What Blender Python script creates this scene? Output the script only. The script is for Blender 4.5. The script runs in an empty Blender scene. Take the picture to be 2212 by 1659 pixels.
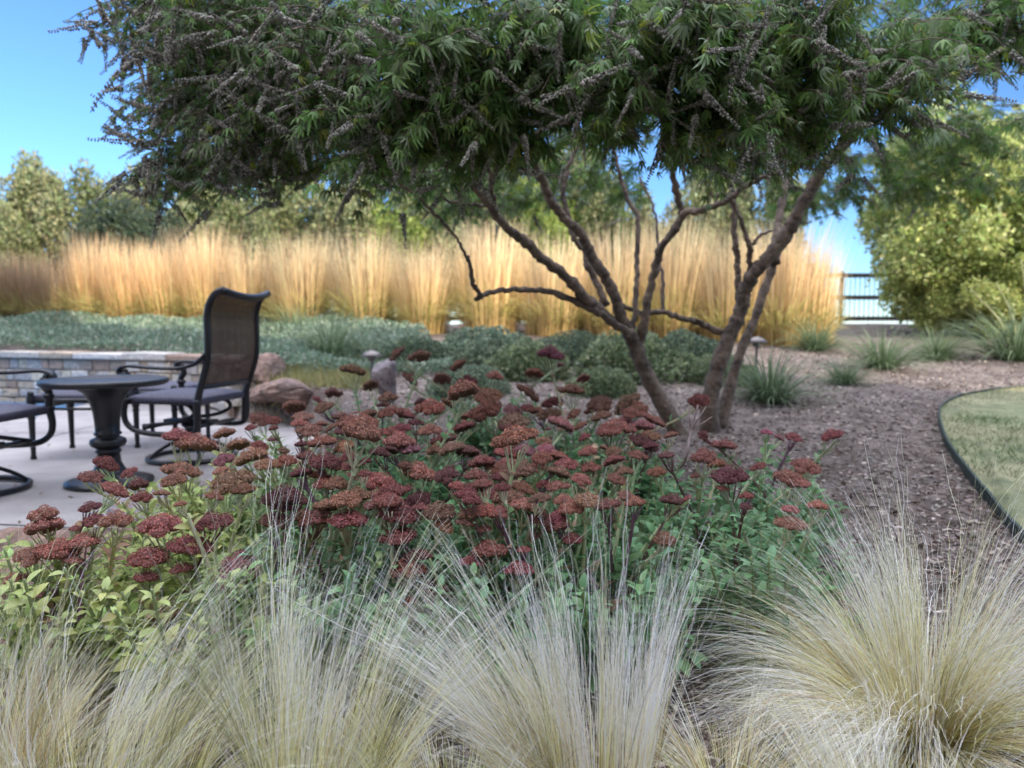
import bpy, math, random
import numpy as np
from mathutils import Vector, Matrix

random.seed(7)
RNG = np.random.default_rng(7)
C = bpy.context.scene.collection
SC = bpy.context.scene
R = math.radians

# ------------------------------------------------------------------ camera
CAM_H, PITCH, F = 0.90, R(4.85), 1597.0          # F: focal length in pixels of a 2212 px wide picture
cam_d = bpy.data.cameras.new('camera')
cam = bpy.data.objects.new('camera', cam_d)
C.objects.link(cam)
cam.location = (0, 0, CAM_H)
cam.rotation_euler = (R(90) - PITCH, 0, 0)
cam_d.sensor_width = 36
cam_d.lens = 26
cam_d.clip_start = 0.05
cam_d.clip_end = 2000
cam_d.dof.use_dof = True
cam_d.dof.focus_distance = 1.65
cam_d.dof.aperture_fstop = 3.2
SC.camera = cam

# ------------------------------------------------------------------ light
SUN_EL, SUN_AZ = R(19), R(135)                   # azimuth clockwise from +Y
sd = Vector((math.sin(SUN_AZ) * math.cos(SUN_EL), math.cos(SUN_AZ) * math.cos(SUN_EL), math.sin(SUN_EL)))
W = bpy.data.worlds.new('World')
SC.world = W
W.use_nodes = True
nt = W.node_tree
bg = nt.nodes['Background']
sky = nt.nodes.new('ShaderNodeTexSky')
sky.sky_type = 'NISHITA'
sky.sun_disc = False
sky.sun_elevation = SUN_EL
sky.sun_rotation = SUN_AZ
sky.air_density = 0.75
sky.dust_density = 0.0
sky.ozone_density = 6.0
# bright clouds added high overhead, outside the view, to brighten and whiten the shade
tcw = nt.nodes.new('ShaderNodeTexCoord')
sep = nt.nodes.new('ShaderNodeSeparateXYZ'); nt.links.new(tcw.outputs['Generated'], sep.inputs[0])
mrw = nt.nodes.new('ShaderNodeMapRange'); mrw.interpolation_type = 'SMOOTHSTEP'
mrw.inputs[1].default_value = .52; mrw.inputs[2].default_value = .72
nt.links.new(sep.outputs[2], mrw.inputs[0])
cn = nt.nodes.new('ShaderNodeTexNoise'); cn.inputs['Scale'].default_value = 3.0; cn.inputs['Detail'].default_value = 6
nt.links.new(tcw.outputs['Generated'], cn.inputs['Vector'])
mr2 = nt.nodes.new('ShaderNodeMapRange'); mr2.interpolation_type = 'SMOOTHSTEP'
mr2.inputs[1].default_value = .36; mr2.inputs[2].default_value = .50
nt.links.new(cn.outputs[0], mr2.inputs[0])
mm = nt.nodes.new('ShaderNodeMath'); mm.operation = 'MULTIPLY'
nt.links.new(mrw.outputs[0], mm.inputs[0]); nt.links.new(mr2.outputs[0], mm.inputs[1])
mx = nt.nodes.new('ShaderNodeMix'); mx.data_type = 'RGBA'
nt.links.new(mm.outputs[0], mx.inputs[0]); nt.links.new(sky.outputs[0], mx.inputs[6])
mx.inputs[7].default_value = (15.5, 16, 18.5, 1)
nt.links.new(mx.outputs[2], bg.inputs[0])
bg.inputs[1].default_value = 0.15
ld = bpy.data.lights.new('sun', 'SUN')
ld.energy = 4.4
ld.angle = R(0.5)
ld.color = (1.0, 0.89, 0.73)
lo = bpy.data.objects.new('sun', ld)
C.objects.link(lo)
lo.rotation_euler = sd.to_track_quat('Z', 'Y').to_euler()
SC.view_settings.view_transform = 'Standard'
SC.view_settings.look = 'None'
SC.view_settings.gamma = 1
SC.view_settings.exposure = 0.92
SC.cycles.max_bounces = 8
SC.cycles.transparent_max_bounces = 8

# ------------------------------------------------------------------ helpers
def ray(dx, dy):
    u, v = (dx - 1106) / F, (829.5 - dy) / F
    cp, sp = math.cos(PITCH), math.sin(PITCH)
    return np.array((u, cp + v * sp, -sp + v * cp))

def at(dx, dy, Y):
    """world point seen at pixel (dx, dy) at distance Y in front of the camera"""
    d = ray(dx, dy)
    return np.array((0, 0, CAM_H)) + d * (Y / d[1])

def smooth(a, b, t):
    t = np.clip((t - a) / (b - a), 0, 1)
    return t * t * (3 - 2 * t)

BY = np.array([-3, 1.0, 1.8, 2.4, 3.2, 4.0, 5.0, 5.8, 6.4, 7.2])
BX = np.array([-2.0, -1.75, -1.5, -1.25, -1.15, -1.15, -1.25, -1.4, -1.9, -2.6])
WX = np.array([-14, -9, -6.2, -4.5, -3.3, -2.75, -2.4, -1.2])
WY = np.array([10.4, 9.7, 8.95, 8.5, 7.9, 7.4, 6.6, 6.5])

def zg(x, y):
    x = np.asarray(x, float)
    y = np.asarray(y, float)
    z = .065 * (np.clip(y, 1.2, 7) - 1.2) + .085 * (np.clip(y, 7, 12.3) - 7)
    z = z - 5.0 * smooth(18.5, 45, y)
    z = z + .012 * np.sin(3.1 * x + 1.3 * y) * smooth(1, 3, y) + .008 * np.sin(7.3 * y - 2.2 * x)
    inx = smooth(-.12, .12, np.interp(y, BY, BX) - x)
    iny = smooth(-.1, .1, np.interp(x, WX, WY) - y)
    m = inx * iny * (y < 10.5)
    return z * (1 - m) + (-.10) * m

def hit(dx, dy, add=0.0):
    d = ray(dx, dy)
    lo_, hi_ = 0.5, 30.0
    t = 0.5
    while t < 40:
        p = np.array((0, 0, CAM_H)) + d * t
        if p[2] <= float(zg(p[0], p[1])) + add:
            return p
        t += 0.01
    return p

def props(o, label=None, cat=None, group=None, kind=None):
    if label: o['label'] = label
    if cat: o['category'] = cat
    if group: o['group'] = group
    if kind: o['kind'] = kind
    return o

def empty(name, loc, label, cat, group=None, rz=0):
    o = bpy.data.objects.new(name, None)
    o.empty_display_size = .1
    C.objects.link(o)
    o.location = [float(v) for v in loc]
    o.rotation_euler = (0, 0, rz)
    return props(o, label, cat, group)

def mesh_np(name, V, F_, mat, col=None, smooth_=True):
    V = np.ascontiguousarray(V, dtype=np.float32)
    Fs = F_ if isinstance(F_, (list, tuple)) else [F_]
    Fs = [np.asarray(f, dtype=np.int32) for f in Fs if len(f)]
    me = bpy.data.meshes.new(name)
    me.vertices.add(len(V))
    me.vertices.foreach_set('co', V.ravel())
    loops = np.concatenate([f.ravel() for f in Fs])
    tot = np.concatenate([np.full(len(f), f.shape[1], dtype=np.int32) for f in Fs])
    start = np.concatenate([[0], np.cumsum(tot)[:-1]]).astype(np.int32)
    me.loops.add(len(loops))
    me.loops.foreach_set('vertex_index', loops)
    me.polygons.add(len(tot))
    me.polygons.foreach_set('loop_start', start)
    me.polygons.foreach_set('use_smooth', np.full(len(tot), smooth_, dtype=bool))
    me.update(calc_edges=True)
    me.validate()
    if col is not None:
        a = me.color_attributes.new('Col', 'FLOAT_COLOR', 'POINT')
        c = np.ones((len(V), 4), dtype=np.float32)
        c[:, :3] = col
        a.data.foreach_set('color', c.ravel())
    if mat: me.materials.append(mat)
    return me

def link(name, me, parent=None, loc=None, color=None):
    o = bpy.data.objects.new(name, me)
    C.objects.link(o)
    if parent: o.parent = parent
    if loc is not None: o.location = [float(v) for v in loc]
    if color is not None: o.color = (*color, 1)
    return o

class MB:
    """collects shapes into one mesh (quads, tris) with per-vertex colour"""
    def __init__(s): s.V, s.Q, s.T, s.Cc, s.n = [], [], [], [], 0
    def add(s, V, Fc, col=(1, 1, 1)):
        V = np.asarray(V, float).reshape(-1, 3)
        Fc = np.asarray(Fc, int)
        (s.Q if Fc.shape[1] == 4 else s.T).append(Fc + s.n)
        s.V.append(V)
        c = np.asarray(col, float)
        s.Cc.append(np.broadcast_to(c, (len(V), 3)) if c.ndim == 1 else c)
        s.n += len(V)
        return s
    def inst(s, TV, TF, M, P, col=None):
        """M: (n,3,3) matrices, P: (n,3), col: (n,3)"""
        n, k = len(P), len(TV)
        V = np.einsum('nij,vj->nvi', M, TV) + P[:, None]
        Fc = (TF[None] + (np.arange(n) * k)[:, None, None]).reshape(-1, TF.shape[1])
        c = np.ones((n * k, 3)) if col is None else np.repeat(col, k, axis=0)
        return s.add(V.reshape(-1, 3), Fc, c)
    def box(s, x0, x1, y0, y1, z0, z1, col=(1, 1, 1)):
        V = [(x, y, z) for z in (z0, z1) for y in (y0, y1) for x in (x0, x1)]
        return s.add(V, [(0, 2, 3, 1), (4, 5, 7, 6), (0, 1, 5, 4), (2, 6, 7, 3), (0, 4, 6, 2), (1, 3, 7, 5)], col)
    def tube(s, pts, rad, n=8, col=(1, 1, 1), sub=4, jitter=0, closed=False):
        P = np.asarray(pts, float)
        r = np.broadcast_to(np.asarray(rad, float), (len(P),)).copy()
        if sub > 1 and len(P) > 2: P, r = spline(P, r, sub, closed)
        m = len(P)
        T = np.roll(P, -1, 0) - np.roll(P, 1, 0) if closed else np.gradient(P, axis=0)
        T /= np.linalg.norm(T, axis=1, keepdims=True) + 1e-12
        up = np.array((0.0, 0, 1)) if abs(T[0][2]) < .9 else np.array((1.0, 0, 0))
        N = np.zeros_like(P)
        a = np.cross(T[0], up); a /= np.linalg.norm(a)
        for i in range(m):
            a = a - T[i] * a.dot(T[i]); a /= np.linalg.norm(a) + 1e-12
            N[i] = a
        B = np.cross(T, N)
        ang = np.arange(n) / n * 2 * math.pi
        if jitter: rr = r[:, None] * (1 + jitter * RNG.normal(size=(m, n)))
        else: rr = np.repeat(r[:, None], n, 1)
        V = P[:, None] + rr[..., None] * (np.cos(ang)[None, :, None] * N[:, None] + np.sin(ang)[None, :, None] * B[:, None])
        q = []
        for i in range(m if closed else m - 1):
            for j in range(n):
                i2 = (i + 1) % m
                q.append((i * n + j, i * n + (j + 1) % n, i2 * n + (j + 1) % n, i2 * n + j))
        V = V.reshape(-1, 3)
        s.add(V, q, col)
        if not closed:
            k = len(V)
            base = s.n - k
            for ring, rev in ((0, 1), (m - 1, 0)):
                s.V.append(P[ring:ring + 1]); s.Cc.append(s.Cc[-1][:1] if len(s.Cc[-1]) else np.ones((1, 3)))
                t = [(base + ring * n + j, base + ring * n + (j + 1) % n, s.n) for j in range(n)]
                if rev: t = [(b, a_, c) for a_, b, c in t]
                s.T.append(np.array(t)); s.n += 1
        return s
    def lathe(s, prof, n=32, c=(0, 0, 0), col=(1, 1, 1)):
        P = np.asarray(prof, float)
        ang = np.arange(n) / n * 2 * math.pi
        V = np.stack([P[:, None, 0] * np.cos(ang) + c[0], P[:, None, 0] * np.sin(ang) + c[1], np.repeat(P[:, None, 1], n, 1) + c[2]], -1)
        q = [(i * n + j, i * n + (j + 1) % n, (i + 1) * n + (j + 1) % n, (i + 1) * n + j) for i in range(len(P) - 1) for j in range(n)]
        return s.add(V.reshape(-1, 3), q, col)
    def mesh(s, name, mat, smooth_=True):
        return mesh_np(name, np.concatenate(s.V), [np.concatenate(a) for a in (s.Q, s.T) if a], mat, np.concatenate(s.Cc), smooth_)
    def build(s, name, mat, parent=None, loc=None, color=None, smooth_=True):
        return link(name, s.mesh(name, mat, smooth_), parent, loc, color)

def spline(P, r, sub, closed=False):
    out, ro = [], []
    n = len(P)
    rng_ = range(n) if closed else range(n - 1)
    for i in rng_:
        p0 = P[(i - 1) % n] if closed else P[max(i - 1, 0)]
        p1, p2 = P[i], P[(i + 1) % n]
        p3 = P[(i + 2) % n] if closed else P[min(i + 2, n - 1)]
        for k in range(sub):
            t = k / sub
            out.append(.5 * ((2 * p1) + (-p0 + p2) * t + (2 * p0 - 5 * p1 + 4 * p2 - p3) * t * t + (-p0 + 3 * p1 - 3 * p2 + p3) * t ** 3))
            ro.append(r[i] * (1 - t) + r[(i + 1) % n] * t)
    if not closed:
        out.append(P[-1]); ro.append(r[-1])
    return np.array(out), np.array(ro)

def unit(v): return v / (np.linalg.norm(v, axis=-1, keepdims=True) + 1e-12)

def frames(D, up=None, roll=None, scale=1.0):
    """matrices whose Y column is D, Z column close to up (n,3,3)"""
    D = unit(np.asarray(D, float))
    n = len(D)
    U = np.tile((0.0, 0, 1), (n, 1)) if up is None else np.asarray(up, float)
    U = U + RNG.normal(size=(n, 3)) * 1e-3
    X = unit(np.cross(D, U))
    Z = np.cross(X, D)
    if roll is not None:
        c, s_ = np.cos(roll)[:, None], np.sin(roll)[:, None]
        X, Z = X * c + Z * s_, Z * c - X * s_
    M = np.stack([X, D, Z], -1)
    sc = np.asarray(scale, float)
    if sc.ndim == 0: return M * sc
    if sc.ndim == 1: return M * sc[:, None, None]
    return M * sc[:, None, :]

def hsv_jit(base, n, dv=.15, dc=.08):
    b = np.asarray(base, float)
    c = b[None] * (1 + RNG.normal(size=(n, 1)) * dv) * (1 + RNG.normal(size=(n, 3)) * dc)
    return np.clip(c, .004, .95)

def s2l(*c):
    return tuple(((v / 255) / 12.92 if v / 255 <= .04045 else ((v / 255 + .055) / 1.055) ** 2.4) for v in c)

# ------------------------------------------------------------------ materials
def material(name, base=(.5, .5, .5), rough=.7, use_col=False, use_obj=False, noise=0.0, nscale=8.0, c2=None,
             bump=0.0, bscale=40.0, trans=0.0, metal=0.0, spec=.5, sheen=0):
    m = bpy.data.materials.new(name)
    m.use_nodes = True
    t = m.node_tree
    p = t.nodes['Principled BSDF']
    out = t.nodes['Material Output']
    p.inputs['Roughness'].default_value = rough
    p.inputs['Metallic'].default_value = metal
    p.inputs['Specular IOR Level'].default_value = spec
    rgb = t.nodes.new('ShaderNodeRGB'); rgb.outputs[0].default_value = (*base, 1)
    cur = rgb.outputs[0]
    tc = t.nodes.new('ShaderNodeTexCoord')
    def mix(a, b, mode='MULTIPLY', fac=1.0):
        n = t.nodes.new('ShaderNodeMix'); n.data_type = 'RGBA'; n.blend_type = mode
        if isinstance(fac, float): n.inputs[0].default_value = fac
        else: t.links.new(fac, n.inputs[0])
        t.links.new(a, n.inputs[6])
        if isinstance(b, tuple): n.inputs[7].default_value = (*b, 1)
        else: t.links.new(b, n.inputs[7])
        return n.outputs[2]
    if c2 is not None or noise:
        nz = t.nodes.new('ShaderNodeTexNoise'); nz.inputs['Scale'].default_value = nscale
        nz.inputs['Detail'].default_value = 6; nz.inputs['Roughness'].default_value = .6
        t.links.new(tc.outputs['Object'], nz.inputs['Vector'])
        if c2 is not None:
            rp = t.nodes.new('ShaderNodeValToRGB')
            rp.color_ramp.elements[0].position = .38; rp.color_ramp.elements[1].position = .62
            t.links.new(nz.outputs[0], rp.inputs[0])
            cur = mix(cur, tuple(c2), 'MIX', rp.outputs[0])
        if noise:
            nz2 = t.nodes.new('ShaderNodeTexNoise'); nz2.inputs['Scale'].default_value = nscale * 4.3
            nz2.inputs['Detail'].default_value = 8
            t.links.new(tc.outputs['Object'], nz2.inputs['Vector'])
            mr = t.nodes.new('ShaderNodeMapRange')
            mr.inputs[1].default_value = .3; mr.inputs[2].default_value = .7
            mr.inputs[3].default_value = 1 - noise; mr.inputs[4].default_value = 1 + noise
            t.links.new(nz2.outputs[0], mr.inputs[0])
            cur = mix(cur, mr.outputs[0])
    if use_col:
        a = t.nodes.new('ShaderNodeAttribute'); a.attribute_name = 'Col'
        cur = mix(cur, a.outputs[0])
    if use_obj:
        oi = t.nodes.new('ShaderNodeObjectInfo')
        cur = mix(cur, oi.outputs['Color'])
    t.links.new(cur, p.inputs['Base Color'])
    if bump:
        bn = t.nodes.new('ShaderNodeTexNoise'); bn.inputs['Scale'].default_value = bscale; bn.inputs['Detail'].default_value = 8
        t.links.new(tc.outputs['Object'], bn.inputs['Vector'])
        b = t.nodes.new('ShaderNodeBump'); b.inputs['Strength'].default_value = bump; b.inputs['Distance'].default_value = .02
        t.links.new(bn.outputs[0], b.inputs['Height'])
        t.links.new(b.outputs[0], p.inputs['Normal'])
    if trans:
        tr = t.nodes.new('ShaderNodeBsdfTranslucent')
        t.links.new(cur, tr.inputs[0])
        ms = t.nodes.new('ShaderNodeMixShader'); ms.inputs[0].default_value = trans
        t.links.new(p.outputs[0], ms.inputs[1]); t.links.new(tr.outputs[0], ms.inputs[2])
        t.links.new(ms.outputs[0], out.inputs[0])
    return m

WHITE = (1, 1, 1)
M = {}
M['leaf'] = material('leaf', WHITE, .5, use_col=True, trans=.42, spec=.45)
M['leaf_obj'] = material('leaf_tinted', WHITE, .5, use_col=True, use_obj=True, trans=.2, spec=.4)
M['floret'] = material('floret', WHITE, .8, use_col=True, use_obj=True, trans=.12, spec=.2)
M['straw'] = material('straw', WHITE, .5, use_col=True, trans=.28, spec=.5)
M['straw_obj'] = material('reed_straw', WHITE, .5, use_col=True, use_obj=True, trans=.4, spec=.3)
M['bark'] = material('bark', s2l(122, 105, 90), .85, c2=s2l(82, 69, 60), nscale=9, noise=.35, bump=.9, bscale=28)
M['spike'] = material('seed_spike', WHITE, .9, use_col=True, spec=.1)
M['soil'] = material('soil', s2l(84, 72, 65), .95, c2=s2l(116, 104, 96), nscale=5, noise=.4, bump=1, bscale=30)
M['chip'] = material('wood_chip', WHITE, .85, use_col=True, spec=.2)
M['concrete'] = material('concrete', s2l(158, 152, 148), .75, c2=s2l(138, 132, 130), nscale=1.1, noise=.14, bump=.15, bscale=90)
M['joint'] = material('joint', s2l(92, 88, 84), .9, noise=.2)
M['metal'] = material('cast_metal', (.007, .0075, .010), .36, noise=.3, nscale=20, bump=.12, bscale=60, spec=.5)
M['weave'] = material('weave', s2l(82, 64, 54), .6, use_col=True, noise=.2, nscale=30)
M['lawn'] = material('lawn_base', s2l(104, 112, 78), .9, c2=s2l(142, 138, 106), nscale=2.2, noise=.3, bump=.6, bscale=60)
M['edging'] = material('edging', s2l(28, 48, 42), .6, noise=.2)
M['rock'] = material('rock', s2l(142, 116, 102), .85, c2=s2l(98, 82, 76), nscale=5, noise=.5, bump=1.0, bscale=14)
M['rock_grey'] = material('rock_grey', s2l(140, 132, 136), .85, c2=s2l(108, 92, 88), nscale=5, noise=.3, bump=.9, bscale=18)
M['stone'] = material('wall_stone', WHITE, .85, use_col=True, noise=.3, nscale=9, bump=.8, bscale=24)
M['mortar'] = material('mortar', s2l(140, 130, 122), .95, noise=.2, bump=.5)
M['black'] = material('black_metal', (.006, .006, .006), .7, noise=.1, spec=.15)
M['water'] = material('water', s2l(30, 110, 165), .08, c2=s2l(50, 135, 190), nscale=3, bump=.25, bscale=9)
M['copper'] = material('lamp_metal', s2l(120, 112, 108), .45, noise=.3, nscale=30, metal=.6)
M['far'] = material('far_land', s2l(150, 148, 128), .95, c2=s2l(112, 120, 92), nscale=.02, noise=.2)
M['plaster'] = material('plaster', s2l(200, 188, 168), .9, noise=.08)
M['roof'] = material('roof_tile', s2l(110, 84, 72), .85, noise=.2)
M['glass'] = material('window_glass', (.03, .04, .05), .08)

# ------------------------------------------------------------------ setting: ground sheet, patio, pool, lawn
def axis(a, b, step, far_, grow=1.25):
    c = list(np.arange(a, b + 1e-6, step))
    d = step
    x = b
    while x < far_:
        d *= grow; x += d; c.append(x)
    d = step; x = a
    lst = []
    while x > -far_:
        d *= grow; x -= d; lst.append(x)
    return np.array(lst[::-1] + c)

gx, gy = axis(-8, 8, .1, 420), axis(0.4, 13, .08, 600)
X, Y = np.meshgrid(gx, gy)
Z = zg(X, Y)
nx, ny = len(gx), len(gy)
idx = np.arange(nx * ny).reshape(ny, nx)
q = np.stack([idx[:-1, :-1], idx[:-1, 1:], idx[1:, 1:], idx[1:, :-1]], -1).reshape(-1, 4)
me = mesh_np('ground', np.stack([X, Y, Z], -1).reshape(-1, 3), q, M['soil'])
me.materials.append(M['far'])
far_mask = (Y[:-1, :-1] > 19).ravel()
me.polygons.foreach_set('material_index', far_mask.astype(np.int32))
props(link('ground', me), kind='structure')

def sheet(name, poly, z0, z1, mat, zf=None):
    n = len(poly)
    V = [(x, y, z1 if zf is None else zf(x, y)) for x, y in poly] + [(x, y, z0) for x, y in poly]
    me = bpy.data.meshes.new(name)
    me.from_pydata(V, [], [tuple(range(n))] + [(i, i + n, (i + 1) % n + n, (i + 1) % n) for i in range(n)])
    me.materials.append(mat)
    me.update()
    return link(name, me)

yy = np.linspace(-3, 6.3, 40)
edge = [(float(np.interp(y, BY, BX)) + .05, float(y)) for y in yy]
pat = edge + [(-2.35, 6.75), (-2.9, 7.35), (-3.4, 7.85), (-4.5, 8.4), (-4.65, 8.42), (-4.6, 7.3), (-4.5, 6.95), (-5.2, 6.75), (-12, 6.6), (-12, -3)]
props(sheet('patio', pat, -.14, 0.0, M['concrete']), kind='structure')
jb = MB()
def strip(x0, y0, x1, y1, w=.012, z=.004):
    d = np.array((x1 - x0, y1 - y0)); n_ = np.array((-d[1], d[0])) / np.linalg.norm(d) * w / 2
    jb.add([(x0 - n_[0], y0 - n_[1], z), (x1 - n_[0], y1 - n_[1], z), (x1 + n_[0], y1 + n_[1], z), (x0 + n_[0], y0 + n_[1], z)], [(0, 1, 2, 3)])
strip(-9, 5.6, -1.5, 6.05); strip(-3.6, 0, -3.6, 6.3); strip(-9, 3.05, -3.0, 3.33); strip(-3.0, 3.33, -1.2, 3.05)
props(jb.build('patio_joints', M['joint']), kind='structure')
props(sheet('pool_water', [(-12, 6.65), (-4.45, 6.85), (-4.5, 8.6), (-6.2, 9.0), (-12, 10.3)], -.3, -.05, M['water']), kind='structure')

le = [(2600, 822), (2400, 832), (2212, 846), (2140, 853), (2075, 866), (2038, 884), (2028, 905), (2036, 945), (2062, 995), (2100, 1045), (2140, 1095), (2180, 1145), (2230, 1200), (2330, 1310), (2480, 1480)]
LE = np.array([hit(a, b) for a, b in le])
LES, _ = spline(LE, np.ones(len(LE)), 6)
lawn_poly = [(p[0], p[1]) for p in LES] + [(9, 0.8), (11, 3), (11, LES[0][1])]
props(sheet('lawn', lawn_poly, -.3, 0, M['lawn'], lambda x, y: float(zg(x, y)) + .035), kind='structure')
eb = MB()
Pn = LES.copy()
T_ = unit(np.gradient(Pn[:, :2], axis=0)); N_ = np.stack([-T_[:, 1], T_[:, 0]], 1)
vs, qs = [], []
for i, p in enumerate(Pn):
    z = float(zg(p[0], p[1]))
    for s_, h in ((-1, -.05), (-1, .05), (1, .05), (1, -.05)):
        vs.append((p[0] + N_[i][0] * .006 * s_, p[1] + N_[i][1] * .006 * s_, z + h))
for i in range(len(Pn) - 1):
    for k in range(4):
        qs.append((i * 4 + k, i * 4 + (k + 1) % 4, i * 4 + 4 + (k + 1) % 4, i * 4 + 4 + k))
eb.add(vs, qs)
props(eb.build('lawn_edging', M['edging'], smooth_=False), 'dark green metal strip curving between mulch bed and lawn', 'edging')

def in_poly(px, py, poly):
    poly = np.asarray(poly)
    c = np.zeros(len(px), bool)
    j = len(poly) - 1
    for i in range(len(poly)):
        xi, yi = poly[i]; xj, yj = poly[j]
        m = ((yi > py) != (yj > py)) & (px < (xj - xi) * (py - yi) / (yj - yi + 1e-12) + xi)
        c ^= m
        j = i
    return c

# lawn blades
n = 60000
px = RNG.uniform(2.2, 8, n); py = RNG.uniform(2.2, 7.3, n)
k = in_poly(px, py, lawn_poly) & (np.abs(px) < py * .78 + .3)
px, py = px[k], py[k]; n = len(px)
TV = np.array([(-.5, 0, 0), (.5, 0, 0), (0, 1, 0)]); TF = np.array([(0, 1, 2)])
D = unit(np.stack([RNG.normal(size=n) * .6, RNG.normal(size=n) * .6, np.ones(n)], -1))
b = MB()
patch = .5 + .5 * np.sin(2.1 * px + 1.1 * np.sin(3 * py)) * np.sin(2.7 * py + .4 * px)
cg = hsv_jit(s2l(106, 124, 80), n, .25, .06) * patch[:, None] + hsv_jit(s2l(168, 162, 126), n, .22, .05) * (1 - patch[:, None])
b.inst(TV, TF, frames(D, up=RNG.normal(size=(n, 3)), scale=np.stack([RNG.uniform(.004, .007, n), RNG.uniform(.018, .04, n), np.ones(n)], -1)),
       np.stack([px, py, zg(px, py) + .034], -1), cg)
props(b.build('lawn_grass', M['leaf'], smooth_=False), 'short pale green turf blades of the lawn at right', 'grass', kind='stuff')

# mulch chips
n = 95000
py = 1.0 + 8.6 * RNG.random(n) ** 1.35; px = RNG.uniform(-.85, .85, n) * py + .2
k = (px > np.interp(py, BY, BX) + .1) & ~in_poly(px, py, lawn_poly)
px, py = px[k], py[k]; n = len(px)
TV = np.array([(-.5, -.5, 0), (.4, -.45, .02), (-.45, 0, .10), (.5, 0, .13), (-.4, .5, 0), (.3, .45, .03)]); TF = np.array([(0, 1, 3, 2), (2, 3, 5, 4)])
ang = RNG.uniform(0, 6.28, n)
D = np.stack([np.cos(ang), np.sin(ang), RNG.normal(size=n) * .22], -1)
wd = RNG.uniform(.003, .010, n) * (1 + .02 * py); ln = RNG.uniform(.009, .034, n) * (1 + .02 * py)
b = MB()
cc = hsv_jit(s2l(142, 132, 124), n, .35, .05)
lt = RNG.random(n) < .14
cc[lt] = hsv_jit(s2l(188, 176, 164), lt.sum(), .15, .04)
dk = RNG.random(n) < .3
cc[dk] = hsv_jit(s2l(78, 60, 50), dk.sum(), .25, .06)
b.inst(TV, TF, frames(D, roll=RNG.normal(size=n) * .7, scale=np.stack([wd, ln, wd * 2], -1)), np.stack([px, py, zg(px, py) + RNG.uniform(.002, .014, n)], -1), cc)
props(b.build('wood_mulch', M['chip'], smooth_=False), 'grey brown shredded wood mulch over the planting bed', 'mulch', kind='stuff')

# ------------------------------------------------------------------ boulders, retaining wall
def noise3(P, seed, octs=4, f0=1.0):
    rs = np.random.default_rng(seed)
    out = np.zeros(len(P))
    a = 1.0
    for o in range(octs):
        for _ in range(5):
            k = rs.normal(size=3) * f0 * (1.9 ** o)
            out += a * np.sin(P @ k + rs.uniform(0, 6.28)) / 5 * 1.8
        a *= .55
    return out

def icos(sub):
    import bmesh
    bm = bmesh.new(); bmesh.ops.create_icosphere(bm, subdivisions=sub, radius=1)
    V = np.array([v.co[:] for v in bm.verts]); Fc = np.array([[v.index for v in f.verts] for f in bm.faces]); bm.free()
    return V, Fc
ICO5, ICO3 = icos(6), icos(4)

def boulder(loc, rad, seed, mat, label, rz=0, group=None):
    V = ICO5[0].copy()
    rs = np.random.default_rng(seed)
    for _ in range(16):                         # chop flat facets off
        nrm = unit(rs.normal(size=3)); h = rs.uniform(.62, .92)
        d = V @ nrm
        V = V - np.outer(np.clip(d - h, 0, None) * .92, nrm)
    V = V * (1 + .035 * noise3(V, seed + 1, 5, 3.0))[:, None] + .012 * np.stack([noise3(V, seed + i + 5, 4, 9) for i in range(3)], -1)
    V = V + .02 * unit(V) * np.sign(noise3(V, seed + 30, 3, 6.0))[:, None] * np.clip(np.abs(noise3(V, seed + 30, 3, 6.0)) * 6, 0, 1)[:, None]
    V = V * np.asarray(rad)
    o = link('boulder', mesh_np('boulder', V, ICO5[1], mat), None, loc)
    o.rotation_euler = (0, 0, rz)
    return props(o, label, 'rock', group)

boulder((-1.37, 2.12, .06), (.56, .34, .29), 11, M['rock'], 'large red-brown boulder edging the bed at the lower left corner', .3)
boulder((-1.55, 3.35, -.02), (.32, .5, .15), 17, M['rock_grey'], 'low grey stone between patio and sedum bed', .1)
p = at(1080, 810, 6.9)
boulder(at(575, 806, 6.9) + (0, 0, -.03), (.22, .28, .22), 23, M['rock'], 'pinkish boulder behind the back of the high chair', .4)
boulder(at(625, 846, 6.4), (.3, .26, .12), 31, M['rock'], 'long flat brown boulder right of the high chair', -.2)
boulder(at(590, 852, 6.7), (.22, .2, .12), 37, M['rock'], 'small dark boulder between chair and long flat boulder', .6)
boulder(at(833, 822, 4.9), (.105, .12, .16), 41, M['rock_grey'], 'pale grey upright stone rising behind the sedum flowers', .2)

wall_t = empty('retaining_wall', (-4.5, 8.5, 0), 'curved mortared stone retaining wall with pale cap stones behind the patio', 'wall')
ws = []
wx_ = np.array([-13.5, -9, -6.2, -4.5, -3.3, -2.75, -2.45]); wy_ = np.array([10.3, 9.7, 8.95, 8.5, 7.95, 7.4, 6.85])
WP, _ = spline(np.stack([wx_, wy_, 0 * wx_], -1), np.ones(7), 24)
seg = np.linalg.norm(np.diff(WP, axis=0), axis=1); cum = np.concatenate([[0], np.cumsum(seg)])
def wall_pt(s_):
    x = np.interp(s_, cum, WP[:, 0]); y = np.interp(s_, cum, WP[:, 1])
    x2 = np.interp(s_ + .02, cum, WP[:, 0]) - np.interp(s_ - .02, cum, WP[:, 0]); y2 = np.interp(s_ + .02, cum, WP[:, 1]) - np.interp(s_ - .02, cum, WP[:, 1])
    t = np.array((x2, y2)) / math.hypot(x2, y2)
    return np.array((x, y)), t, np.array((t[1], -t[0]))     # point, tangent, outward (towards camera)
body, cap = MB(), MB()
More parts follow.
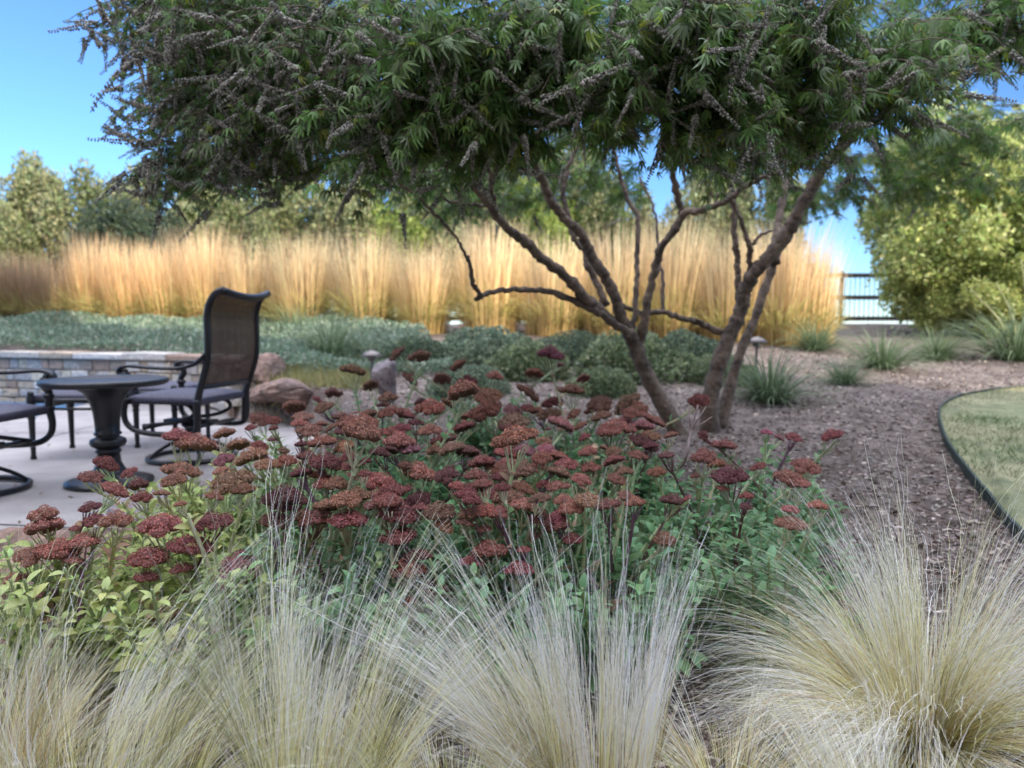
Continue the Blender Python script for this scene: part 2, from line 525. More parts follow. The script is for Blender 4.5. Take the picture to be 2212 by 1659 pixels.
def block(mb, s0, s1, z0, z1, front, back, col):
    """rounded stone following the wall curve"""
    V = []
    for s_ in (s0, (s0 + s1) / 2, s1):
        p, t, o = wall_pt(s_)
        for dz, do in ((0, 0), (.012, front * .0 + 1), (1, 2), (3, 3)):
            pass
        b_ = .010
        prof = [(z0, -back), (z0, front - b_), (z0 + b_, front), (z1 - b_, front), (z1, front - b_), (z1, -back)]
        for z, d in prof:
            V.append((p[0] + o[0] * d + t[0] * 0, p[1] + o[1] * d, z))
    Q = []
    for i in range(2):
        for k in range(6):
            Q.append((i * 6 + k, i * 6 + (k + 1) % 6, (i + 1) * 6 + (k + 1) % 6, (i + 1) * 6 + k))
    Q += [(0, 1, 2, 3), (0, 3, 4, 5), (12, 15, 14, 13), (12, 17, 16, 15)]
    V = np.array(V) + RNG.normal(size=(18, 3)) * .003
    mb.add(V, Q, col)
pal = [s2l(186, 176, 162), s2l(164, 148, 132), s2l(180, 160, 136), s2l(200, 192, 182), s2l(156, 132, 114), s2l(192, 178, 156), s2l(176, 168, 160)]
L = cum[-1]
z = -.1
while z < .46:
    h = random.uniform(.09, .15); h = min(h, .47 - z)
    if h < .05: h = .47 - z
    s_ = 0.05
    while s_ < L - .1:
        w = random.uniform(.10, .27)
        block(body, s_, min(s_ + w - .014, L), z + .004, min(z + h - .01, .465), .16 + random.uniform(-.012, .012), .08, np.array(random.choice(pal)) * random.uniform(.8, 1.15))
        s_ += w
    z += h
    if z > .45: break
s_ = .02
while s_ < L - .1:
    w = random.uniform(.35, .75)
    block(cap, s_, min(s_ + w - .012, L), .475, .545 + random.uniform(-.008, .008), .20 + random.uniform(-.012, .012), .16, np.array(random.choice(pal[:4] + [pal[3], pal[4]])) * random.uniform(.85, 1.12))
    s_ += w
core = MB()
V, Q = [], []
ss = np.linspace(0.02, L - .02, 60)
for s_ in ss:
    p, t, o = wall_pt(s_)
    for z, d in ((-.12, .135), (.475, .135), (.475, -.13), (-.12, -.13)):
        V.append((p[0] + o[0] * d, p[1] + o[1] * d, z))
for i in range(59):
    for k in range(4): Q.append((i * 4 + k, i * 4 + (k + 1) % 4, i * 4 + 4 + (k + 1) % 4, i * 4 + 4 + k))
core.add(V, Q)
inv = Matrix.Translation((4.5, -8.5, 0))
for nm, mb, mt in (('stonework', body, M['stone']), ('mortar', core, M['mortar']), ('cap_course', cap, M['stone'])):
    o = mb.build(nm, mt, wall_t, smooth_=False); o.location = (4.5, -8.5, 0)

# ------------------------------------------------------------------ patio furniture
def weave_patch(mb, fn, nu, nv, wu, wv, col1, col2, amp=.0015):
    """strips along u and v over surface fn(u,v)->xyz, u,v in 0..1"""
    K = 14
    for i in range(nu):
        u = (i + .5) / nu
        c = np.array(col1) * random.uniform(.8, 1.2)
        vs = []
        for k in range(K + 1):
            v = k / K
            a = fn(u - wu / 2 / nu, v); b_ = fn(u + wu / 2 / nu, v)
            vs += [a, b_]
        mb.add(vs, [(2 * k, 2 * k + 1, 2 * k + 3, 2 * k + 2) for k in range(K)], c)
    for j in range(nv):
        v = (j + .5) / nv
        c = np.array(col2) * random.uniform(.75, 1.25)
        vs = []
        for k in range(K + 1):
            u = k / K
            a = np.array(fn(u, v - wv / 2 / nv)); b_ = np.array(fn(u, v + wv / 2 / nv))
            off = np.array((amp, 0, amp))
            vs += [a + off, b_ + off]
        mb.add(vs, [(2 * k, 2 * k + 1, 2 * k + 3, 2 * k + 2) for k in range(K)], c)

def seat_fn(x0, x1, w, z, dome=.02, sag=.0):
    def fn(u, v):
        x = x0 + (x1 - x0) * v; y = (u - .5) * w
        r = 1 - (2 * u - 1) ** 6; r2 = 1 - (2 * v - 1) ** 6
        return (x, y, z + dome * r * r2 - .03 * v * 0)
    return fn

def cushion(fn, th, col, n=34):
    mb = MB()
    V = []
    for layer in (0, 1):
        for i in range(n + 1):
            for j in range(n + 1):
                p = list(fn(i / n, j / n))
                if layer: p[2] -= th
                else: p[2] += .003 * ((i + j) % 2) + .002 * ((i // 2 + j // 2) % 2)
                V.append(p)
    m = (n + 1) ** 2
    Q = []
    for i in range(n):
        for j in range(n):
            a = i * (n + 1) + j
            Q.append((a, a + n + 1, a + n + 2, a + 1)); Q.append((m + a, m + a + 1, m + a + n + 2, m + a + n + 1))
    for i in range(n):
        for (a, b_) in ((i, i + 1), (n * (n + 1) + i + 1, n * (n + 1) + i), ((i + 1) * (n + 1), i * (n + 1)), (i * (n + 1) + n, (i + 1) * (n + 1) + n)):
            Q.append((a, b_, b_ + m, a + m))
    cols = np.array([np.array(col) * (1.15 if (k + k // (n + 1)) % 2 else .8) for k in range(2 * m)])
    mb.add(V, Q, cols)
    return mb

def copy_tree(o, parent=None):
    c = o.copy(); C.objects.link(c); c.parent = parent
    for ch in [k for k in bpy.data.objects if k.parent == o]: copy_tree(ch, c)
    return c

def make_chair():
    t = empty('swivel_chair', (0, 0, 0), 'tall black swivel rocker with woven brown high back beside the small table', 'chair', 'black cast metal swivel chairs')
    a = np.linspace(0, 2 * math.pi, 25)[:-1]
    b = MB()
    b.tube(np.stack([.265 * np.cos(a), .265 * np.sin(a), 0 * a + .018], -1), .016, 8, closed=True, sub=2)
    for k in range(4):
        c, s_ = math.cos(k * math.pi / 2 + .785), math.sin(k * math.pi / 2 + .785)
        b.tube([(.26 * c, .26 * s_, .02), (.2 * c, .2 * s_, .07), (.1 * c, .1 * s_, .12), (.02 * c, .02 * s_, .13)], .012, 6)
    b.lathe([(0, .1), (.045, .1), (.05, .13), (.035, .16), (.035, .2), (.06, .22), (.06, .235), (0, .235)], 20)
    b.build('swivel_base', M['metal'], t)
    b = MB()
    b.box(-.17, .17, -.045, .045, .236, .262)
    for y in (-.2, .2):
        b.tube([(.2, y, .24), (.1, y, .25), (-.05, y, .27), (-.16, y, .32), (-.12, y, .38), (.0, y, .395)], .014, 6)
    for x in (-.15, .15): b.tube([(x, -.26, .235), (x, .26, .235)], .014, 6, sub=1)
    b.build('rocker_spring', M['metal'], t)
    for y in (-.28, .28):
        b = MB()
        b.tube([(.25, y, .60), (.235, y, .54), (.26, y, .50), (.255, y, .42), (.27, y, .33), (.25, y, .26), (.17, y, .215), (0, y, .2), (-.15, y, .2), (-.22, y, .225), (-.235, y, .30), (-.235, y, .42)],
               [.016, .022, .02, .022, .019, .018, .018, .018, .018, .018, .02, .022], 8)
        for zz in (.56, .47, .40): b.lathe([(0, zz), (.028, zz), (.03, zz + .012), (.028, zz + .024), (0, zz + .024)], 12, ((.245 if zz > .5 else .256), y, 0))
        b.build('side_frame', M['metal'], t)
        b = MB()
        P_ = np.array([(-.31, y, .70), (-.24, y, .645), (-.12, y, .615), (.05, y, .615), (.2, y, .625), (.27, y, .615), (.292, y, .585), (.27, y, .56)])
        P2, _ = spline(P_, np.ones(len(P_)), 4)
        V, Q = [], []
        Tn = unit(np.gradient(P2, axis=0)); Nn = np.stack([-Tn[:, 2], 0 * Tn[:, 0], Tn[:, 0]], -1)
        for i, p_ in enumerate(P2):
            for yy_, nn in ((-.024, -.004), (-.02, -.012), (.02, -.012), (.024, -.004), (.02, .008), (-.02, .008)):
                V.append(p_ + Nn[i] * nn + np.array((0, yy_, 0)))
        for i in range(len(P2) - 1):
            for k in range(6): Q.append((i * 6 + k, i * 6 + (k + 1) % 6, i * 6 + 6 + (k + 1) % 6, i * 6 + 6 + k))
        b.add(V, Q); e = (len(P2) - 1) * 6
        b.add(V, [(0, 1, 2, 3), (0, 3, 4, 5), (e + 3, e + 2, e + 1, e), (e + 5, e + 4, e + 3, e)])
        b.build('armrest', M['metal'], t)
    prof = np.array([(-.225, .22), (-.235, .40), (-.27, .52), (-.315, .66), (-.325, .80), (-.325, .93), (-.345, 1.01), (-.385, 1.065), (-.43, 1.085)])
    ps, _ = spline(np.stack([prof[:, 0], 0 * prof[:, 0], prof[:, 1]], -1), np.ones(9), 5)
    def back(u, v):
        i = 5 + v * (len(ps) - 7); k = int(i); f_ = i - k
        p_ = ps[k] * (1 - f_) + ps[min(k + 1, len(ps) - 1)] * f_
        bow = .025 * (1 - (2 * u - 1) ** 2)
        w = .52 + .03 * math.sin(v * 3.1)
        return (p_[0] - bow, (u - .5) * w, p_[2] - .035 * (1 - (2 * u - 1) ** 2) * v ** 6)
    b = MB()
    for sgn in (-1, 1):
        pts = [ (ps[i][0], sgn * (.265 + .012 * math.sin(i / len(ps) * 3.1)), ps[i][2]) for i in range(0, len(ps), 2)]
        b.tube(pts, .022, 8, sub=2)
    b.tube([back(u, 1) for u in np.linspace(0, 1, 9)], .024, 8, sub=2)
    b.tube([back(u, .12) for u in np.linspace(0, 1, 9)], .016, 8, sub=2)
    b.build('back_frame', M['metal'], t)
    b = MB()
    weave_patch(b, lambda u, v: back(u, .12 + .88 * v), 34, 68, .78, .80, (1.05, 1, .95), (.9, .85, .8))
    b.build('back_weave', M['weave'], t, smooth_=False)
    cushion(seat_fn(-.24, .27, .52, .42, .03), .035, s2l(120, 118, 136)).build('seat', M['seat'], t)
    return t

M['seat'] = material('woven_seat', (.34, .34, .38), .6, use_col=True, noise=.25, nscale=40)
ch = make_chair()
ch.location = (-2.1, 4.8, .001); ch.rotation_euler.z = R(180 - 11)
ch2 = copy_tree(ch)
ch2.location = (-2.87, 3.86, .001); ch2.rotation_euler.z = R(-4)
ch2['label'] = 'black swivel chair cut off by the left edge, only its arm and front showing'

def make_ottoman():
    t = empty('ottoman', (0, 0, 0), 'x', 'ottoman', 'woven top ottomans behind the table')
    b = MB()
    for (x0, y0, x1, y1) in ((-.23, -.22, .23, -.22), (-.23, .22, .23, .22), (-.23, -.22, -.23, .22), (.23, -.22, .23, .22)):
        b.tube([(x0, y0, .385), (x1, y1, .385)], .018, 6, sub=1)
        b.tube([(x0, y0, .33), (x1, y1, .33)], .010, 6, sub=1)
    b.build('frame', M['metal'], t)
    for x in (-.23, .23):
        for y in (-.22, .22):
            b = MB()
            b.lathe([(0, 0), (.018, 0), (.02, .01), (.015, .03), (.019, .2), (.02, .26), (.026, .27), (.018, .285), (.026, .3), (.026, .405), (.018, .42), (.022, .43), (.014, .445), (0, .45)], 12, (x, y, 0))
            b.build('leg', M['metal'], t)
    cushion(seat_fn(-.22, .22, .42, .415, .03), .03, s2l(120, 118, 136)).build('seat', M['seat'], t)
    return t
ot = make_ottoman()
ot.location = (-2.9, 5.0, .001); ot.rotation_euler.z = R(1)
ot['label'] = 'black ottoman with woven grey top behind the table, left of its stem'
o2 = copy_tree(ot)
o2.location = (-2.61, 5.49, .001); o2.rotation_euler.z = R(-7)
o2['label'] = 'black ottoman with woven grey top in front of the tall chair'

tt = empty('side_table', (-2.24, 4.06, .001), 'round black cast metal pedestal table on the patio', 'table')
b = MB(); b.lathe([(0, .553), (.27, .553), (.30, .548), (.316, .556), (.322, .568), (.318, .58), (.305, .586), (0, .586)], 56)
b.build('table_top', M['metal'], tt)
b = MB()
b.lathe([(0, .555), (.17, .553), (.155, .535), (.115, .51), (.085, .46), (.07, .40), (.064, .34), (.062, .29), (.07, .285), (.07, .275), (.058, .27), (.062, .262), (.088, .25), (.094, .232), (.086, .213), (.062, .2), (.058, .193), (.066, .188), (.066, .178), (.056, .172), (.062, .12), (.078, .085), (.1, .06), (.10, .052), (.12, .045), (.15, .035), (.20, .03), (.222, .022), (.226, .01), (.22, 0), (0, 0)], 40)
b.build('pedestal', M['metal'], tt)

n = 420
lx_, ly_ = RNG.uniform(-4.4, -1.3, n), RNG.uniform(2.4, 6.2, n)
k = lx_ < np.interp(ly_, BY, BX) - .1
keep_ = k & (RNG.random(n) < np.exp(-(np.interp(ly_, BY, BX) - lx_) * 1.1) + .12)
lx_, ly_ = lx_[keep_], ly_[keep_]; n = len(lx_)
a_ = RNG.uniform(0, 6.28, n)
b = MB(); b.inst(np.array([(-.3, 0, 0), (.3, 0, 0), (.2, 1, .25), (-.25, .9, .2)]), np.array([(0, 1, 2, 3)]), frames(np.stack([np.cos(a_), np.sin(a_), 0 * a_ + .02], -1), scale=RNG.uniform(.010, .03, n)), np.stack([lx_, ly_, np.full(n, .004)], -1), hsv_jit(s2l(112, 88, 62), n, .3, .08))
props(b.build('leaf_litter', M['chip'], smooth_=False), 'scattered small dry leaves on the concrete patio', 'litter', kind='stuff')

# ------------------------------------------------------------------ black rail fence far behind
fy = 17.0
ft = empty('rail_fence', (0, fy, .82), 'black metal rail fence with thin pickets behind the tall golden grasses', 'fence')
for i in range(11):
    x = -13.2 + i * 2.45 + 1.12
    b = MB(); b.box(x - .035, x + .035, -.035, .035, -.1, 1.2); b.lathe([(0, 1.235), (.03, 1.225), (.045, 1.2), (0, 1.2)][::-1], 10, (x, 0, 0)); b.build('post', M['black'], ft, smooth_=False)
for zz in (1.12, .62, .14):
    b = MB(); b.box(-13.5, 13.5, -.03, .03, zz - .05, zz + .05); b.build('rail', M['black'], ft, smooth_=False)
b = MB()
for x in np.arange(-13.4, 13.5, .11): b.box(x - .006, x + .006, -.008, .008, .08, 1.12)
b.build('picket_row', M['black'], ft, smooth_=False)

# the house whose shadow covers the foreground stands behind the camera
ht = empty('house', (0, -2.6, 0), 'pale plastered low roofed house standing behind the viewer', 'house')
HE = 6.5
b = MB(); b.box(-16, 12.4, -9, 0, -.2, HE); b.build('wall', M['plaster'], ht, smooth_=False)
b = MB(); b.box(5.2, 7.6, -3, -.2, HE + .01, 9.6); b.build('shade_block', M['plaster'], ht, smooth_=False)  # unseen block added on the roof to shade the leftmost reed clumps
b = MB()
b.add([(-16.4, -9.4, HE + .01), (12.8, -9.4, HE + .01), (12.8, .25, HE + .01), (-16.4, .25, HE + .01), (-11, -5, HE + .9), (8, -5, HE + .9)], [(0, 3, 2, 1), (0, 1, 5, 4), (2, 3, 4, 5)])
b.add([(12.8, -9.4, HE + .01), (12.8, .25, HE + .01), (8, -5, HE + .9), (-16.4, .25, HE + .01), (-16.4, -9.4, HE + .01), (-11, -5, HE + .9)], [(0, 1, 2), (3, 4, 5)])
b.build('roof', M['roof'], ht, smooth_=False)
for z0 in (.9, 4.1):
    for x0 in (-12, -8, -4, 0.5, 5, 9):
        b = MB(); b.box(x0, x0 + 1.3, -.02, .03, z0, z0 + 1.5); b.build('window', M['glass'], ht, smooth_=False)

# ------------------------------------------------------------------ tree with spreading limbs
def C2(x, y): return ((1350 + x / 1.508) / 1.8228, (y / 1.508) / 1.8228)
def C3(x, y): return ((2700 + x / 1.508) / 1.8228, (y / 1.508) / 1.8228)
def C5(x, y): return ((1350 + x / 1.508) / 1.8228, (1000 + y / 1.508) / 1.8228)
def C6(x, y): return ((2700 + x / 1.508) / 1.8228, (1000 + y / 1.508) / 1.8228)
TY = 4.6
tb = (at(1525, 930, TY)[0], TY, float(zg(1.2, TY)))
tree = empty('chaste_tree', tb, 'multi-stemmed chaste tree spreading dark leaves over the sedum bed', 'tree')
TB = np.array(tb)
LIMBS = [  # (points, widths in picture px of a 2212 px wide picture, start depth, end depth)
    ([C5(2060, 1200), C5(2030, 1130), C5(1905, 900), C5(1785, 680), C5(1735, 540), C5(1690, 465)], [46, 42, 38, 36, 36, 32], 4.55, 4.35),
    ([C5(1700, 475), C5(1560, 375), C5(1400, 290), C5(1250, 232), C5(1100, 215), C5(950, 215), C5(850, 240), C5(790, 268)], [22, 20, 17, 15, 13, 12, 12, 11], 4.35, 3.7),
    ([C5(830, 250), C5(795, 215), C5(770, 165), C5(745, 20), C2(735, 1540), C2(690, 1430), C2(600, 1330), C2(520, 1240), C2(420, 1150), C2(330, 1080), C2(305, 960)], [10, 9, 11, 7, 7, 7, 7, 7, 7, 7, 6], 3.72, 3.3),
    ([C5(1600, 400), C5(1520, 325), C5(1430, 255), C5(1330, 140), C5(1180, 25), C2(1090, 1440), C2(990, 1370), C2(920, 1290), C2(860, 1205), C2(800, 1130), C2(730, 1050), C2(600, 960), C2(420, 840)], [26, 25, 25, 24, 23, 22, 20, 20, 19, 18, 16, 13, 9], 4.35, 3.2),
    ([C2(905, 1240), C2(880, 1140), C2(875, 1040), C2(840, 930)], [13, 12, 11, 8], 3.95, 3.7),
    ([C2(850, 1225), C2(780, 1215), C2(700, 1212), C2(600, 1180), C2(540, 1120), C2(340, 1095)], [8, 7, 7, 7, 6, 5], 3.85, 3.5),
    ([C5(1690, 470), C5(1650, 360), C5(1590, 200), C5(1490, 40), C2(1420, 1400), C2(1310, 1290), C2(1225, 1175), C2(1180, 1050), C2(1110, 930), C2(1085, 800), C2(1090, 700), C2(1065, 590), C2(1030, 470), C2(960, 300)], [28, 26, 26, 25, 23, 22, 21, 20, 18, 17, 15, 12, 11, 8], 4.4, 3.6),
    ([C5(1560, 300), C5(1530, 230), C5(1450, 60), C2(1440, 1500), C2(1370, 1400), C2(1330, 1250), C2(1310, 1110), C2(1350, 960), C2(1430, 780), C2(1440, 600)], [18, 17, 15, 15, 14, 13, 12, 10, 8, 6], 4.5, 4.4),
    ([C2(1090, 720), C2(1000, 640), C2(900, 550), C2(820, 480)], [10, 9, 8, 6], 3.85, 3.3),
    ([C5(1715, 470), C5(1735, 300), C5(1745, 100), C2(1745, 1500), C2(1750, 1300), C2(1700, 1200), C2(1650, 1060), C2(1600, 850), C2(1590, 700)], [14, 13, 12, 12, 11, 11, 10, 8, 6], 4.45, 4.7),
    ([C5(1760, 530), C5(1785, 420), C5(1830, 180), C5(1870, 30), C2(1890, 1480), C2(1960, 1370), C2(2040, 1265), C3(90, 1250), C3(240, 1190), C3(350, 1110), C3(450, 1060), C3(590, 1005), C3(700, 850), C3(860, 760)], [22, 21, 19, 18, 17, 17, 17, 16, 15, 13, 12, 11, 9, 7], 4.4, 3.9),
    ([C2(2010, 1275), C2(1985, 1150), C2(1955, 1000), C2(1930, 850), C2(1950, 600)], [17, 16, 15, 13, 9], 4.3, 4.0),
    ([C5(1900, 335), C5(1895, 130), C2(1880, 1530), C2(1865, 1400), C2(1850, 1250), C2(1760, 1050)], [9, 8, 7, 7, 6, 5], 4.7, 5.0),
    ([C5(1650, 300), C5(1720, 335), C5(1790, 350), C5(1900, 345), C5(2000, 380), C6(40, 395), C6(110, 425), C6(225, 475)], [12, 11, 12, 13, 13, 13, 15, 18], 4.5, 4.6),
    ([C6(170, 1190), C6(150, 1080), C6(140, 900), C6(185, 690), C6(255, 500), C6(310, 380), C6(345, 260)], [62, 50, 44, 38, 36, 34, 32], 4.6, 4.55),
    ([C6(200, 1190), C6(210, 1080), C6(225, 950), C6(275, 740), C6(345, 530), C6(405, 400), C6(450, 260), C6(505, 110), C6(545, -10), C3(560, 1500)], [60, 44, 34, 25, 22, 20, 20, 19, 18, 15], 4.72, 4.75),
    ([C6(335, 320), C6(350, 220), C6(400, 120), C6(490, 20), C3(600, 1390), C3(665, 1260), C3(740, 1130), C3(800, 1020), C3(870, 925), C3(950, 860), C3(1010, 780), C3(1060, 690), C3(1120, 500), C3(1220, 300)], [32, 32, 32, 32, 31, 30, 28, 26, 23, 20, 17, 14, 10, 7], 4.55, 4.0),
    ([C6(325, 330), C6(312, 240), C6(308, 100), C6(305, 0), C3(290, 1450), C3(285, 1250), C3(270, 1120), C3(200, 960), C3(160, 820)], [18, 17, 15, 15, 14, 13, 11, 8, 6], 4.6, 4.5),
    ([C6(345, 230), C6(375, 120), C6(378, 0), C3(385, 1480), C3(345, 1360), C3(290, 1230), C3(230, 1150), C3(150, 1160), C3(140, 1000)], [15, 14, 14, 13, 11, 10, 9, 8, 5], 4.5, 4.3),
    ([C3(400, 1450), C3(440, 1400), C3(510, 1365)], [9, 7, 6], 4.5, 4.5),
    ([C3(530, 1560), C3(545, 1350), C3(600, 1100), C3(690, 900), C3(700, 700), C3(760, 560)], [22, 20, 17, 15, 11, 8], 4.7, 5.2),
    ([C3(350, 1110), C3(270, 1050), C3(200, 990), C3(160, 860), C3(60, 740)], [10, 9, 8, 7, 5], 4.1, 3.7),
    ([C3(470, 830), C3(520, 680), C3(590, 480), C3(630, 380), C3(620, 180), C3(640, 30)], [12, 12, 11, 9, 7, 6], 3.9, 3.7),
    ([C3(640, 370), C3(700, 250), C3(850, 150)], [7, 6, 4], 3.75, 3.5),
    ([C3(700, 850), C3(800, 820), C3(900, 740), C3(980, 560)], [13, 12, 10, 7], 4.3, 4.0),
]
rs = np.random.default_rng(3)
for li, (pts, wd, d0, d1) in enumerate(LIMBS):
    n = len(pts)
    P_, r_ = [], []
    ph = rs.uniform(0, 6)
    for i, (pp, w) in enumerate(zip(pts, wd)):
        t = i / (n - 1)
        d = d0 + (d1 - d0) * t
        P_.append(at(pp[0], pp[1], d) - TB); r_.append(w / 2 * .9 * d / F)
    P_, r_ = spline(np.array(P_), np.array(r_), 7)
    kn = np.zeros(len(P_))
    for _ in range(max(2, len(P_) // 9)):
        c = rs.integers(2, len(P_) - 2); kn[c] += rs.uniform(.05, .2); kn[c - 1] += .04; kn[c + 1] += .04
    r_ = r_ * (1 + kn + .05 * rs.normal(size=len(P_)))
    if li not in (0, 14, 15): P_ = P_ + rs.normal(size=P_.shape) * .0035
    b = MB(); b.tube(P_, r_, 12, sub=1, jitter=.05)
    b.build('trunk' if li in (0, 14, 15) else 'limb', M['bark'], tree)

# leaf templates
def leaflet(nseg=4, w=.17, droop=.35, fold=.12):
    V, Q = [], []
    for i in range(nseg + 1):
        t = i / nseg
        ww = w * math.sin(math.pi * min(1, t ** .8 * .97 + .03)) ** .8 * .5 if 0 < i < nseg else .004
        z = -droop * t * t
        V += [(-ww, t, z + fold * ww * 2), (0, t, z), (ww, t, z + fold * ww * 2)]
    for i in range(nseg):
        a = i * 3
        Q += [(a, a + 1, a + 4, a + 3), (a + 1, a + 2, a + 5, a + 4)]
    return np.array(V), np.array(Q)
def palmate(nseg, droop):
    V, Q, k = [], [], 0
    lv, lq = leaflet(nseg, .20, droop)
    for ang, ln in ((0, 1), (-32, .9), (32, .9), (-68, .6), (68, .6)):
        a = R(ang); c, s_ = math.cos(a), math.sin(a)
        v = lv * ln
        V.append(np.stack([v[:, 0] * c + v[:, 1] * s_, -v[:, 0] * s_ + v[:, 1] * c + .12, v[:, 2] - abs(ang) * .001], -1))
        Q.append(lq + k); k += len(v)
    return np.concatenate(V), np.concatenate(Q)
PAL_N = [palmate(4, .7), palmate(4, 1.05), palmate(4, .4)]
PAL_F = [palmate(2, .5)]

def spike_mesh():
    """dry seed spike along +Y, length 1"""
    V, T = [], []
    tet = np.array([(0, 0, 0), (.5, .15, .2), (-.4, .3, .3), (.1, .9, .1), (.0, .3, .8)])
    tf = np.array([(0, 1, 3), (0, 3, 2), (0, 2, 4), (0, 4, 1), (1, 4, 3), (2, 3, 4)])
    k = 0; cols = []
    y = .08
    while y < 1:
        for j in range(6):
            a = RNG.uniform(0, 6.28); rr = .035 * (1.15 - y) + .008
            d = np.array((math.cos(a), .35, math.sin(a)))
            m = frames(d[None], scale=RNG.uniform(.045, .075) * (1.2 - .7 * y))[0]
            V.append(tet @ m.T + np.array((math.cos(a) * rr * .5, y + RNG.normal() * .004, math.sin(a) * rr * .5))); T.append(tf + k); k += 5
            cols.append(np.tile(hsv_jit(s2l(142, 138, 128), 1, .4, .04), (5, 1)))
        y += .028 + .03 * y
    ax = MB(); ax.tube([(0, 0, 0), (0, .5, 0), (0, 1, 0)], [.012, .008, .004], 5, col=s2l(96, 90, 84))
    av, aq = np.concatenate(ax.V), ax.Q[0]
    V.append(av); cols.append(np.concatenate(ax.Cc))
    return np.concatenate(V), np.concatenate(T), aq + k, np.concatenate(cols)
SPK = [spike_mesh() for _ in range(4)]
SPK_ME = []
for v, t, q_, c in SPK:
    vv = v.copy(); vv[:, 2] -= .22 * vv[:, 1] ** 2                # sag
    SPK_ME.append(mesh_np('seed_spike', vv, [t, q_], M['spike'], c))

# lobes: picture x, y (2212 px), depth, radii (x, y, z in m), twigs, near?
LOBES = [
    (560, 60, 3.3, .42, .5, .40, 85, 1), (500, 210, 3.4, .30, .45, .26, 48, 1), (640, 250, 3.3, .38, .45, .22, 58, 1),
    (720, 90, 3.1, .40, .45, .36, 70, 1), (860, 230, 3.0, .36, .4, .24, 58, 1), (960, 110, 2.9, .38, .45, .34, 66, 1),
    (1060, 260, 3.2, .24, .4, .20, 26, 1), (1180, 70, 3.0, .34, .45, .22, 44, 1), (1350, 170, 2.9, .24, .35, .24, 36, 1),
    (1470, 60, 2.8, .30, .45, .26, 50, 1), (1580, 210, 2.9, .30, .4, .22, 50, 1), (1730, 60, 2.9, .34, .45, .28, 56, 1),
    (1700, 240, 3.2, .26, .4, .18, 36, 1), (1880, 150, 3.3, .36, .45, .26, 50, 1), (2080, 60, 3.6, .42, .5, .26, 50, 1),
    (420, 330, 3.7, .20, .35, .16, 16, 1), (400, 40, 3.6, .26, .45, .34, 26, 1), (350, 20, 3.6, .2, .4, .2, 14, 1), (1205, 190, 3.2, .24, .4, .16, 20, 1), (1110, 160, 3.1, .22, .4, .2, 24, 1), (1480, 260, 3.0, .2, .35, .12, 16, 1), (1950, 410, 5.8, .5, .5, .18, 20, 0), (2060, 290, 5.7, .5, .5, .25, 24, 0), (1880, 330, 5.7, .4, .5, .2, 18, 0), (2150, 380, 5.6, .45, .5, .2, 12, 0), (850, 345, 3.4, .22, .3, .07, 7, 1), (960, 372, 3.6, .22, .3, .07, 7, 1), (1130, 300, 3.3, .18, .3, .08, 6, 1), (1350, 275, 3.3, .22, .3, .08, 8, 1), (1570, 315, 3.5, .25, .3, .08, 8, 1), (1720, 310, 3.7, .25, .3, .08, 8, 1), (650, 350, 3.5, .3, .3, .07, 9, 1), (1290, 60, 3.4, .3, .4, .25, 22, 1), (1420, 20, 3.2, .3, .4, .2, 18, 1), (1600, 20, 3.5, .3, .4, .2, 18, 1), (1720, 420, 5.8, .35, .5, .14, 22, 0), (1270, 250, 4.6, .4, .4, .2, 22, 0), (1120, 420, 5.6, .5, .4, .16, 24, 0), (470, 370, 3.6, .18, .3, .12, 12, 1), (390, 210, 3.6, .16, .35, .2, 14, 1),
    (1250, 350, 5.4, .5, .5, .22, 24, 0), (1060, 350, 5.2, .5, .5, .20, 26, 0), (2000, 330, 5.6, .65, .6, .36, 34, 0), (1800, 400, 5.9, .45, .5, .14, 24, 0),
    (2150, 240, 5.2, .5, .6, .4, 26, 0), (1650, 330, 5.4, .5, .5, .22, 26, 0), (1450, 200, 5.2, .5, .6, .4, 28, 0), (900, 300, 4.9, .6, .5, .3, 44, 0), (650, 320, 5.0, .5, .5, .25, 28, 0),
    (900, 60, 4.6, .8, .6, .4, 24, 0), (1900, 60, 5.0, .8, .6, .4, 24, 0), (1250, 20, 4.8, .8, .6, .3, 22, 0), (1000, 430, 5.4, .5, .4, .14, 18, 0), (1330, 400, 5.6, .4, .4, .14, 16, 0),
    (700, -260, 4.2, 1.2, 1.1, .5, 26, 0), (1500, -300, 4.0, 1.3, 1.2, .5, 26, 0), (2200, -200, 4.4, 1.0, 1.1, .5, 22, 0),
]
crown, wood, spike_rest = MB(), MB(), MB()
spikes = []
cc_ = np.array((1.0, 4.3, 1.9))
